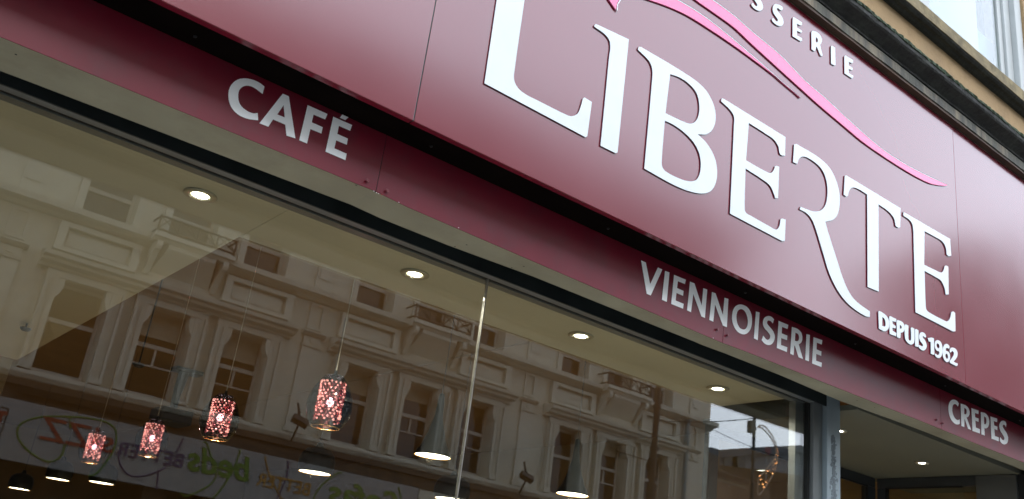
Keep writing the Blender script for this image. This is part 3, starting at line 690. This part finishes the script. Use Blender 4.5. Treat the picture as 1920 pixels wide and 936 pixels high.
DP(190, 906, .8, 46, 'bell', 'small far pendant with lit disc, rightmost of three, under the farthest bead lamp')
# small far downlights seen in the right part of the window
for px, py, lb in ((1411, 884.5, 'small round ceiling light seen deep in the shop beside the street post'), (1466, 880.7, 'small round ceiling light seen deep in the shop right of the lit crescent')):
    r = CR*(px-960)+CU*(468-py)+CF*F_PX; kk = 2.196/r.z; p = r*kk
    t = thing('ceiling_light', (p.x, p.y, 2.19), lb, 'light', 'small round ceiling lights deep inside')
    bm = bmesh.new(); disc(bm, (p.x, p.y, 2.194), .040, 24); build('lens', bm, M['downlight'], t)
    bm = bmesh.new(); lathe(bm, [(.040, .002), (.048, -.004), (.054, .006)], (p.x, p.y, 2.192), 24); build('bezel', bm, M['blackmetal'], t)
# ceiling-hung projector and small fittings
x, y = 3.44, 10.7
pj = thing('projector', (x, y, 1.52), 'black ceiling projector on a bracket behind the third bead lamp', 'projector')
build('body', B((x-.20, x+.16, y-.2, y+.2, 1.56, 1.72)), M['blackmetal'], pj, bevel=.02)
bm = bmesh.new(); tube(bm, (x-.02, y, 1.72), (x-.02, y, 1.95), .045, n=10); tube(bm, (x-.02, y, 1.93), (x+.0, y, 2.16), .05, .06, n=10); build('bracket', bm, M['blackmetal'], pj)
build('mounting_plate', B((x-.13, x+.19, y-.1, y+.1, 2.155, 2.198)), M['blackmetal'], pj, bevel=.006)
def cc(px, py, Y, r, label, up):  # small dome camera hung on a rod
    X, Z = at(px, py, Y)
    t = thing('dome_camera', (X, Y, Z), label, 'security_camera')
    bm = bmesh.new(); lathe(bm, [(0.001, -r*.55), (r*.6, -r*.45), (r*.95, -.1*r), (r, .1*r), (r*.5, .2*r)], (X, Y, Z), 20); build('body', bm, M['blackmetal'], t, smooth=True)
    bm = bmesh.new(); tube(bm, (X, Y, Z+.01), (X, Y, up), .006, n=6); build('rod', bm, M['blackmetal'], t)
cc(260, 684, 7.2, .045, 'small black dome camera hanging left of the projector bracket', 2.2)
cc(48, 616, 6.2, .034, 'small dark dome camera hanging by the left end of the window', 1.3)
# ---------------------------------------------------------------- building across the street (seen in the glass)
V2 = lambda px, py, V=20.: at(px, py, V)
YO = 2*YG-20.0                 # its front wall; it faces +y
def ob(x0, x1, out, inn, z0, z1): return (x0, x1, YO-inn, YO+out, z0, z1)
opp = thing('terrace_building', (5.6, YO-5, -H), 'long cream stucco terrace with triple windows and balconies, reflected in the shop glass', 'building')
XA, XE = -14.2, 23.25
CXS = [-14.14+6.655*i+.0 for i in range(0, 6)]; CXS = [-7.49, -.835, 5.82, 12.36, 19.1]
WW = 1.04
openings = []
for cx in CXS:
    for o_ in (-1.79, 0, 1.79):
        openings.append((cx+o_-WW/2, cx+o_+WW/2))
def wall_rows(z0, z1, rows):
    """wall made of strips so that windows are real holes; rows=(zlo,zhi) openings"""
    bm = bmesh.new(); z = z0
    for lo, hi in rows:
        bx(bm, *ob(XA, XE, 0, .4, z, lo)); x = XA
        for a, b in openings: bx(bm, *ob(x, a, 0, .4, lo, hi)); x = b
        bx(bm, *ob(x, XE, 0, .4, lo, hi)); z = hi
    bx(bm, *ob(XA, XE, 0, .4, z, z1)); return bm
ROWS = [(3.35, 5.22), (6.76, 8.7), (9.75, 11.2)]
build('wall', wall_rows(2.0, 12.9, ROWS), M['cream'], opp)
build('side_wall', B((XE-.3, XE, YO-11, YO-.41, -H, 12.2), (XA, XE-.31, YO-11, YO-10.7, -H, 12.2), (XA, XA+.3, YO-10.6, YO-.41, -H, 12.2)), M['cream'], opp)
build('roof', B((XA, XE, YO-11, YO+.0, 12.202, 12.3)), M['slate'], opp)
bm = bmesh.new(); prof(bm, [(YO-.1, 12.35), (YO+.12, 12.35), (YO+.2, 12.5), (YO+.45, 12.65), (YO+.45, 12.8), (YO-.1, 12.95)], XA-.1, XE+.12); build('roof_cornice', bm, M['cream_trim'], opp)
build('parapet', B((XA, XE, YO-.3, YO-.101, 12.902, 13.15)), M['cream_trim'], opp)
build('interior_backing', B((XA+.4, XE-.4, YO-2.6, YO-2.5, 2.1, 12)), M['darkroom'], opp)
# string courses
bm = bmesh.new(); prof(bm, [(YO+.003, 6.42), (YO+.08, 6.44), (YO+.14, 6.50), (YO+.34, 6.54), (YO+.36, 6.66), (YO+.003, 6.72)], XA, XE+.03)
prof(bm, [(YO+.003, 3.12), (YO+.10, 3.15), (YO+.16, 3.24), (YO+.16, 3.31), (YO+.003, 3.335)], XA, XE)
prof(bm, [(YO+.003, 9.2), (YO+.08, 9.22), (YO+.18, 9.34), (YO+.003, 9.4)], XA, XE)
build('string_course', bm, M['cream_trim'], opp)
# pilasters
PX = [-10.8, -4.15, 2.49, 9.13, 15.75, 22.45]
for px_ in PX:
    bm = B(ob(px_-.22, px_+.22, .055, -.003, 3.45, 5.33), ob(px_-.26, px_+.26, .085, -.003, 3.34, 3.45), ob(px_-.22, px_+.22, .055, -.003, 5.40, 5.58))
    prof(bm, [(YO+.003, 5.33), (YO+.09, 5.335), (YO+.10, 5.385), (YO+.003, 5.395)], px_-.25, px_+.25)
    prof(bm, [(YO+.003, 5.58), (YO+.10, 5.60), (YO+.18, 5.66), (YO+.18, 5.69), (YO+.003, 5.70)], px_-.30, px_+.30)
    for a, b, c, d_ in ((px_-.20, px_-.12, 5.76, 6.40), (px_+.12, px_+.20, 5.76, 6.40), (px_-.119, px_+.119, 5.76, 5.83), (px_-.119, px_+.119, 6.33, 6.40)): bx(bm, *ob(a, b, .05, -.003, c, d_))
    bx(bm, *ob(px_-.22, px_+.22, .06, -.003, 6.72, 9.15)); bx(bm, *ob(px_-.15, px_+.15, .09, -.061, 7.0, 7.9)); bx(bm, *ob(px_-.06, px_+.06, .09, -.056, 5.44, 5.54))
    build('pilaster', bm, M['cream_trim'], opp)
# entablature, architraves, panels, windows, balconies per bay
def window(x0, x1, z0, z1, rail, bars=0, blind=0.):
    f = .07; y = .30
    w_ = build('window', B(ob(x0+.002, x0+f, -y, y+.08, z0, z1), ob(x1-f, x1-.002, -y, y+.08, z0, z1), ob(x0+f, x1-f, -y, y+.08, z1-f, z1-.002), ob(x0+f, x1-f, -y+.03, y+.08, z0+.002, z0+f+.03),
        ob(x0+f, x1-f, -y+.02, y+.06, rail-.04, rail+.05), *([ob((x0+x1)/2-.025, (x0+x1)/2+.025, -y-.01, y+.06, rail-.38, rail-.042)] if bars else []), *([ob(x0+f, x1-f, -y-.01, y+.06, rail-.42, rail-.382)] if bars else [])), M['winframe'], opp)
    build('pane', B(ob(x0+f, x1-f, -y-.045, y+.055, z0+.05, z1-.05)), M['pane'], w_)
    if blind: build('blind', B(ob(x0+f+.02, x1-f-.02, -y-.030, y+.040, z1-.07-blind, z1-.07)), M['shade_blind'], w_)
random.seed(21)
for bi, cx in enumerate(CXS):
    bm = bmesh.new()
    prof(bm, [(YO+.003, 5.375), (YO+.12, 5.38), (YO+.13, 5.44), (YO+.30, 5.47), (YO+.31, 5.53), (YO+.42, 5.56), (YO+.44, 5.64), (YO+.003, 5.72)], cx-2.78, cx+2.78)
    build('entablature', bm, M['cream_trim'], opp)
    bm = bmesh.new()
    for o_ in (-1.79, 0, 1.79):
        a, b = cx+o_-WW/2, cx+o_+WW/2
        bx(bm, *ob(a-.20, a-.005, .11, -.003, 3.34, 5.225)); bx(bm, *ob(b+.005, b+.20, .11, -.003, 3.34, 5.225)); bx(bm, *ob(a-.26, b+.26, .11, -.003, 5.228, 5.37)); bx(bm, *ob(a-.115, a-.095, .135, -.112, 3.5, 5.22)); bx(bm, *ob(b+.095, b+.115, .135, -.112, 3.5, 5.22))
        bx(bm, *ob(a-.26, a-.205, .17, -.003, 3.34, 5.225)); bx(bm, *ob(b+.205, b+.26, .17, -.003, 3.34, 5.225))
        for s, e in ((1, a), (-1, b)):          # little shoulder consoles in the upper corners
            pts = [(e+s*.001, 5.218), (e+s*.11, 5.218), (e+s*.105, 5.02), (e+s*.06, 4.90), (e+s*.001, 4.82)]
            poly(bm, pts, YO-.15, YO+.105)
        bx(bm, *ob(a-.24, a-.02, .15, -.113, 3.34, 3.48)); bx(bm, *ob(b+.02, b+.24, .15, -.113, 3.34, 3.48))
        bx(bm, *ob(a-.16, a-.004, .06, -.003, 6.76, 8.8)); bx(bm, *ob(b+.004, b+.16, .06, -.003, 6.76, 8.8)); bx(bm, *ob(a-.2, b+.2, .12, -.003, 8.82, 9.0))
    build('architrave', bm, M['cream_trim'], opp)
    bm = bmesh.new()
    for o_ in (-1.79, 1.79):
        a, b = cx+o_-.83, cx+o_+.83
        for q in ((a, a+.17, 5.77, 6.38), (b-.17, b, 5.77, 6.38), (a+.171, b-.171, 5.77, 5.86), (a+.171, b-.171, 6.28, 6.38)): bx(bm, *ob(q[0], q[1], .14, -.003, q[2], q[3]))
        bx(bm, *ob(a+.22, b-.22, .03, -.003, 5.91, 6.23))
    build('wall_panel', bm, M['cream_trim'], opp)
    for j, o_ in enumerate((-1.79, 0, 1.79)):
        a, b = cx+o_-WW/2, cx+o_+WW/2
        window(a, b, 3.35, 5.22, 4.45, bars=(bi == 2 and j > 0) or random.random() < .3, blind=random.choice((0, 0, .3, .5)) if not (bi == 2 and j == 0) else 0)
        window(a, b, 6.76, 8.7, 7.35, blind=random.choice((0, 0, .6)))
        window(a, b, 9.75, 11.2, 10.5)
    # balcony
    bm = bmesh.new()
    prof(bm, [(YO+.004, 6.50), (YO+.46, 6.50), (YO+.50, 6.56), (YO+.56, 6.58), (YO+.56, 6.672), (YO+.004, 6.68)], cx-.90, cx+.90)
    v = [bm.verts.new((cx+x, YO+y, z)) for x, y, z in ((-.66, .004, 5.93), (.66, .004, 5.93), (.53, .45, 6.40), (-.53, .45, 6.40), (-.66, .004, 6.495), (.66, .004, 6.495), (.53, .45, 6.495), (-.53, .45, 6.495))]
    for f in ((0, 1, 2, 3), (7, 6, 5, 4), (0, 4, 5, 1), (1, 5, 6, 2), (2, 6, 7, 3), (3, 7, 4, 0)): bm.faces.new([v[i] for i in f])
    for sgn in (-1, 1):
        x0 = cx+sgn*.74
        prof(bm, [(YO+.003, 5.85), (YO+.05, 5.85), (YO+.26, 6.14), (YO+.38, 6.30), (YO+.50, 6.32), (YO+.53, 6.40), (YO+.52, 6.498), (YO+.003, 6.498)], x0-.06, x0+.06)
    bal = build('balcony', bm, M['cream_trim'], opp)
    rb = bmesh.new(); yr = YO+.50
    for z in (6.74, 7.03):
        tube(rb, (cx-.86, yr, z), (cx+.86, yr, z), .022, n=6)
        for sgn in (-1, 1): tube(rb, (cx+sgn*.86, YO+.02, z), (cx+sgn*.86, yr, z), .022, n=6)
    for i in range(5):
        x = cx-.86+.43*i; tube(rb, (x, yr, 6.67), (x, yr, 7.06), .024, n=6)
        if i < 4:
            m_ = x+.215; tube(rb, (x, yr, 6.75), (m_, yr, 7.02), .014, n=5); tube(rb, (m_, yr, 7.02), (x+.43, yr, 6.75), .014, n=5); tube(rb, (x, yr, 7.02), (x+.43, yr, 6.76), .012, n=5)
    build('railing', rb, M['iron'], bal)
# shop fronts below
build('timber_cornice', B(ob(-14.2, 23.2, .30, -.01, 2.98, 3.10), ob(-14.2, 23.2, .22, -.01, 2.715, 2.978)), M['brown'], opp)
build('black_strip', B(*[ob(3.35+1.15*i, 4.485+1.15*i, .325, -.302, 2.84, 2.975) for i in range(3)]), M['blackgloss'], opp)
build('ground_floor', B(ob(-14.2, 23.2, -.5, .9, -H, 1.99)), M['darkroom'], opp)
build('shop_pier', B(*[ob(x, x+.5, .05, .3, -H, 1.99) for x in (-14, -7, -.2, 6.2, 12.7, 17.5, 22.6)]), M['brown'], opp)
build('fascia_board', B(ob(12.62, 23.2, .20, -.01, 1.62, 2.71), ob(-14.2, 2.3, .20, -.01, 1.62, 2.71)), M['cream'], opp)
# drainpipe
bm = bmesh.new(); tube(bm, (22.03, YO+.16, -H), (22.03, YO+.16, 6.40), .075, n=10); tube(bm, (22.03, YO+.16, 6.40), (22.03, YO+.16, 6.55), .11, .13, n=10)
for z in (3.6, 4.7, 5.8): tube(bm, (22.03, YO+.16, z), (22.03, YO+.16, z+.07), .095, n=10)
tag(build('drainpipe', bm, M['drain']), 'blue grey drainpipe down the right end of the cream terrace', 'drainpipe')
# floodlights on the ledge
for px, py, lb in ((560, 792, 'small brown floodlight on the terrace ledge under the pilaster by the nearest bead lamp'), (985, 897, 'small brown floodlight on the terrace ledge right of the glass joint')):
    X, Z = V2(px, py, 19.6)
    t = thing('floodlight', (X, YO+.45, 3.1), lb, 'light', 'floodlights above the shop signs')
    zz = 3.55
    bm = bmesh.new(); bx(bm, -.19, .19, -.08, .08, -.085, .085); bmesh.ops.rotate(bm, verts=bm.verts, matrix=Matrix.Rotation(radians(35), 3, 'X') @ Matrix.Rotation(radians(20), 3, 'Y')); bmesh.ops.translate(bm, verts=bm.verts, vec=(X, YO+.45, zz))
    build('housing', bm, M['iron'], t, bevel=.02)
    bm = bmesh.new(); tube(bm, (X, YO+.2, 3.1), (X, YO+.45, zz-.05), .025, n=8); tube(bm, (X-.02, YO+.45, zz+.05), (X-.12, YO+.42, zz+.38), .03, n=8); build('arm', bm, M['iron'], t)
# the bed-shop sign with its writing
sg = thing('shop_sign', (7.6, YO+.25, 1.61), 'long white shop sign with BETTER beds in coloured letters, mirrored in the glass', 'sign')
build('board', B(ob(1.6, 12.56, .25, -.01, 1.61, 2.71)), M['signwhite'], sg)
YS = YO+.262
def stext(txt, x_start, x_end, z0, hgt, m, bold=.012, shear=0., dz=0.):
    cu = bpy.data.curves.new('t', 'FONT'); cu.body = txt; cu.size = 1; cu.offset = bold; cu.shear = shear; cu.extrude = .01
    ob_ = bpy.data.objects.new('t', cu); me = bpy.data.meshes.new_from_object(ob_)
    bm = bmesh.new(); bm.from_mesh(me)
    xs_ = [v.co.x for v in bm.verts]; ys_ = [v.co.y for v in bm.verts]; w0, w1 = min(xs_), max(xs_); h1 = max(ys_)
    for v in bm.verts:
        u = (v.co.x-w0)/(w1-w0); X = x_start+(x_end-x_start)*u; Z = z0+v.co.y/h1*hgt
        v.co = Vector((X, YS+v.co.z*.5, Z))
    bmesh.ops.recalc_face_normals(bm, faces=bm.faces)
    bpy.data.objects.remove(ob_); bpy.data.curves.remove(cu)
    build('lettering', bm, m, sg)
def P(px, py): return V2(px, py, 20-.26)
a = P(512, 878); b = P(380, 845); stext('BETTER', P(515, 880)[0], P(372, 850)[0], 2.00, .30, M['purple'], .01) if False else None
stext('BETTER', P(347, 850)[0], P(222, 825)[0], P(338, 877)[1], .27, M['purple'], .008)
stext('beds', P(471, 880)[0], P(352, 860)[0], P(440, 898)[1], .50, M['green'], .022, .2)
stext('BETTER', P(583, 910)[0], P(482, 895)[0], P(560, 926)[1], .27, M['orange'], .008)
stext('Sofas', P(748, 950)[0], P(616, 925)[0], P(700, 955)[1]-.02, .50, M['green'], .022, .2)
stext('sIZZ', P(214, 835)[0], P(72, 810)[0], P(135, 835)[1], .42, M['red'], .004, .1)
stext('T', P(10, 790)[0], P(-12, 790)[0], 2.15, .30, M['red'], .03)
def squig(pts, m, r=.018):
    W = [(*P(p.x, p.y),) for p in smooth_loop([(x, y, True) for x, y in pts], 6)[:(len(pts)-1)*6+1]]
    bm = bmesh.new()
    for (x0, z0), (x1, z1) in zip(W, W[1:]): tube(bm, (x0, YO+.252, z0), (x1, YO+.252, z1), r, n=5)
    build('painted_line', bm, m, sg)
squig([(131, 782), (132, 803)], M['green'])
squig([(124, 835), (115, 855), (93, 866), (62, 852), (36, 825), (35, 800), (62, 785), (110, 781), (175, 786), (212, 800), (218, 825), (205, 858), (165, 892)], M['green'])
squig([(228, 850), (229, 878), (250, 893), (285, 888), (310, 872)], M['purple'])
squig([(345, 822), (330, 850)], M['purple']); squig([(297, 880), (294, 918)], M['purple'])
squig([(381, 830), (398, 862), (405, 890), (390, 912), (340, 924)], M['green'])
squig([(449, 845), (440, 875), (420, 910), (400, 932)], M['green'])
squig([(499, 858), (505, 890), (522, 925), (530, 936)], M['orange']); squig([(539, 866), (538, 890), (525, 925), (515, 940)], M['purple'])
squig([(640, 888), (612, 902), (590, 930), (588, 950)], M['green']); squig([(748, 915), (753, 940), (760, 965)], M['green'])
bm = B((*sorted((P(13, 780)[0], P(-40, 780)[0])), YO+.251, YO+.262, 2.50, 2.52)); bx(bm, P(13, 780)[0]-.015, P(13, 780)[0], YO+.251, YO+.262, 1.95, 2.499); build('painted_frame', bm, M['iron'], sg)

# ---------------------------------------------------------------- right-hand end of the street (reflected)
def yv(V): return 2*YG-V
bm = bmesh.new()
poly(bm, [(23.3, -H), (27.2, -H), (27.2, 5.4), (24.55, 5.55), (24.5, 5.9), (23.95, 5.95), (23.93, 6.5), (23.3, 6.55)], yv(29), yv(20.6))
tag(build('brick_building', bm, M['brick']), 'low brown brick building with stepped parapet beside the cream terrace', 'building')
gb = thing('flat_roof_building', (54, yv(45), -H), 'distant pale grey building with a low rising roof, right of the brick steps', 'building')
V = 42.; pts = [at(1344, 845, V), at(1406, 839.5, V), at(1492, 835.5, V), at(1516, 845, V), at(1560, 862, V)]
bm = bmesh.new(); poly(bm, [(pts[0][0]-1, -H), (pts[-1][0], -H)]+[(x, z-.5) for x, z in pts[::-1]]+[(pts[0][0]-1, pts[0][1]-.5)], yv(V+10), yv(V)); build('wall', bm, M['greyrender'], gb)
bm = bmesh.new(); top = [(pts[0][0]-1, pts[0][1])]+pts; poly(bm, [(x, z-.49) for x, z in top]+[(x, z) for x, z in top[::-1]], yv(V+10.3), yv(V-.4)); build('roof', bm, M['slate'], gb)
for px in (1370, 1385): 
    x, z = at(px, 868, V-.03); build('window', B((x-.7, x+.7, yv(V)-.1, yv(V)+.05, z-.7, z+.7)), M['pane'], gb)
bb = thing('long_brick_building', (48, yv(38), -H), 'long dark brown brick building low behind the lit crescent', 'building')
V = 34.; q0 = at(1340, 876, V); q1 = at(1420, 880, V); q2 = at(1530, 884, V)
bm = bmesh.new(); poly(bm, [(q0[0]-2, -H), (q2[0]+6, -H), (q2[0]+6, q2[1]+.2), (q1[0], q1[1]), (q0[0]-2, q0[1]-.1)], yv(V+6), yv(V)); build('wall', bm, M['brick'], bb)
bm = bmesh.new()
for i in range(7):
    x = q0[0]+2.6*i; bx(bm, x, x+1.1, yv(V)-.1, yv(V)+.04, 4.6, 6.1)
build('window', bm, M['pane'], bb)
tb = thing('tower_block', (42, -17, -H), 'tall brown corner building beyond the low brick building, a dark shape mirrored in the sign', 'building')
bm = bmesh.new(); poly(bm, [(34.5, -H), (39.9, -H), (39.9, 18.6), (37, 18.0), (34.5, 15.2)], -15.6, -14.2); poly(bm, [(40, -H), (58, -H), (58, 18.5), (41, 19.2), (40, 18.8)], -20, -14.2); build('wall', bm, M['brick'], tb)
bm = bmesh.new(); 
for i in range(6):
    for j in range(3): bx(bm, 36+3*i, 37.4+3*i, -14.25, -14.12, 2+3.6*j, 4.2+3.6*j)
build('window', bm, M['pane'], tb)
# lamp posts
def lamp_post(V, px_top, py_top, px_bot, py_bot, r, m, label):
    X0, Z0 = at(px_bot, py_bot, V); X1, Z1 = at(px_top, py_top, V); X = (X0+X1)/2
    t = thing('lamp_post', (X, yv(V), -H), label, 'lamp post'); y = yv(V)
    bm = bmesh.new(); tube(bm, (X, y, -H), (X, y, -H+1.2), r*1.6, r*1.5, n=14); tube(bm, (X, y, -H+1.2), (X, y, Z1+1.6), r*1.05, r*.9, n=14)
    for z in (Z0+.9, Z0+1.7): tube(bm, (X, y, z), (X, y, z+.06), r*1.35, n=14)
    build('pole', bm, m, t)
    bm = bmesh.new(); tube(bm, (X, y, Z1+1.55), (X, y-1.1, Z1+1.9), r*.5, n=8); build('arm', bm, m, t)
    bm = bmesh.new(); bx(bm, X-.12, X+.12, y-1.7, y-1.0, Z1+1.85, Z1+1.98); build('lantern', bm, m, t, bevel=.03)
    return t, X, y
lp1, X, y = lamp_post(12.5, 1233, 720, 1222, 936, .062, M['brownpost'], 'dark brown lamp post crossing the mirrored terrace at its right balcony')
x0, z0 = at(1224, 867, 12.5); bm = bmesh.new(); tube(bm, (X, y, z0), (X-.95, y, z0+.02), .012, n=6); build('cross_arm', bm, M['brownpost'], lp1)
lp2, X, y = lamp_post(15.0, 1412, 790, 1412, 936, .045, M['blackmetal'], 'slim black street post carrying a control box and a lit crescent')
bxx, bzz = at(1400, 797, 15.0)
build('control_box', B((X-.20, X-.05, y-.07, y+.07, bzz-.16, bzz+.14)), M['greymetal'], lp2, bevel=.01)
# crescent decoration
V = 14.9; yc = yv(V)
outer = [(1421, 801), (1430, 798), (1440, 806), (1449, 819), (1455, 833), (1458, 848), (1457, 862), (1453, 880), (1447, 893), (1436, 912), (1421, 927)]
inner = [(1421, 801), (1428, 803), (1438, 812), (1447, 824), (1453, 838), (1455, 850), (1451, 862), (1443, 872), (1432, 886), (1422, 898), (1421, 927)]
cr_t = thing('crescent_decoration', (*at(1440, 927, V)[:1], yc, at(1440, 927, V)[1]), 'crescent shaped fairy light street decoration on the slim black post', 'light decoration')
OW = [at(p.x, p.y, V) for p in smooth_loop([(*p, True) for p in outer], 4)[:41]]; IW = [at(p.x, p.y, V) for p in smooth_loop([(*p, True) for p in inner], 4)[:41]]
bm = bmesh.new()
path(bm, [(x, yc, z) for x, z in OW], .016, 5); path(bm, [(x, yc, z) for x, z in IW], .016, 5)
for i in range(2, 40, 2): tube(bm, (*OW[i][:1], yc, OW[i][1]), (IW[min(i+1, 40)][0], yc, IW[min(i+1, 40)][1]), .006, n=4)
for z in (at(1425, 803, V)[1], ): tube(bm, (X, yc, z), (OW[2][0], yc, z), .01, n=5)
build('frame', bm, M['garland'], cr_t)
bm = bmesh.new(); random.seed(9)
for px, py in ((1454, 869), (1438, 884), (1423.5, 892), (1425, 899.5), (1434.5, 904), (1429.5, 908.5), (1431, 913.5), (1447, 888)):
    xx, zz = at(px, py, V); bmesh.ops.create_icosphere(bm, subdivisions=1, radius=.017, matrix=Matrix.Translation((xx, yc+.02, zz)))
for i in range(18, 38, 1):
    t_ = random.random(); xx = OW[i][0]*(1-t_)+IW[i][0]*t_; zz = OW[i][1]*(1-t_)+IW[i][1]*t_
    bmesh.ops.create_icosphere(bm, subdivisions=1, radius=.006, matrix=Matrix.Translation((xx, yc+.02, zz)))
build('fairy_bulb', bm, M['fairy'], cr_t)
# round sign
V = 22.; xx, zz = at(1439, 845, V)
rs = thing('round_sign', (xx, yv(V), -H), 'round dark red disc sign on a thin pole behind the crescent', 'sign')
bm = bmesh.new(); tube(bm, (xx, yv(V), zz), (xx, yv(V)+.05, zz), .145, n=28); build('disc', bm, mat('dark_red_enamel', (.22, .02, .02), rough=.4), rs)
bm = bmesh.new(); tube(bm, (xx, yv(V)-.03, -H), (xx, yv(V)-.03, zz+.1), .02, n=8); build('pole', bm, M['greyrender'], rs)
# overhead wires
def wire(p0, p1, V0, V1, sag, r, lb):
    a, b = at(*p0, V0), at(*p1, V1); bm = bmesh.new(); pts = []
    for i in range(13):
        t = i/12; pts.append((a[0]*(1-t)+b[0]*t, yv(V0)*(1-t)+yv(V1)*t, a[1]*(1-t)+b[1]*t-sag*4*t*(1-t)))
    path(bm, pts, r, 5); tag(build('cable', bm, M['blackmetal']), lb, 'cable', 'overhead cables')
wire((1255, 790), (1412, 785), 19.6, 15.0, .05, .012, 'overhead cable from the terrace corner to the control box')
wire((1335, 805), (1530, 878), 19.6, 18.0, .1, .010, 'overhead cable slanting down past the round red sign')
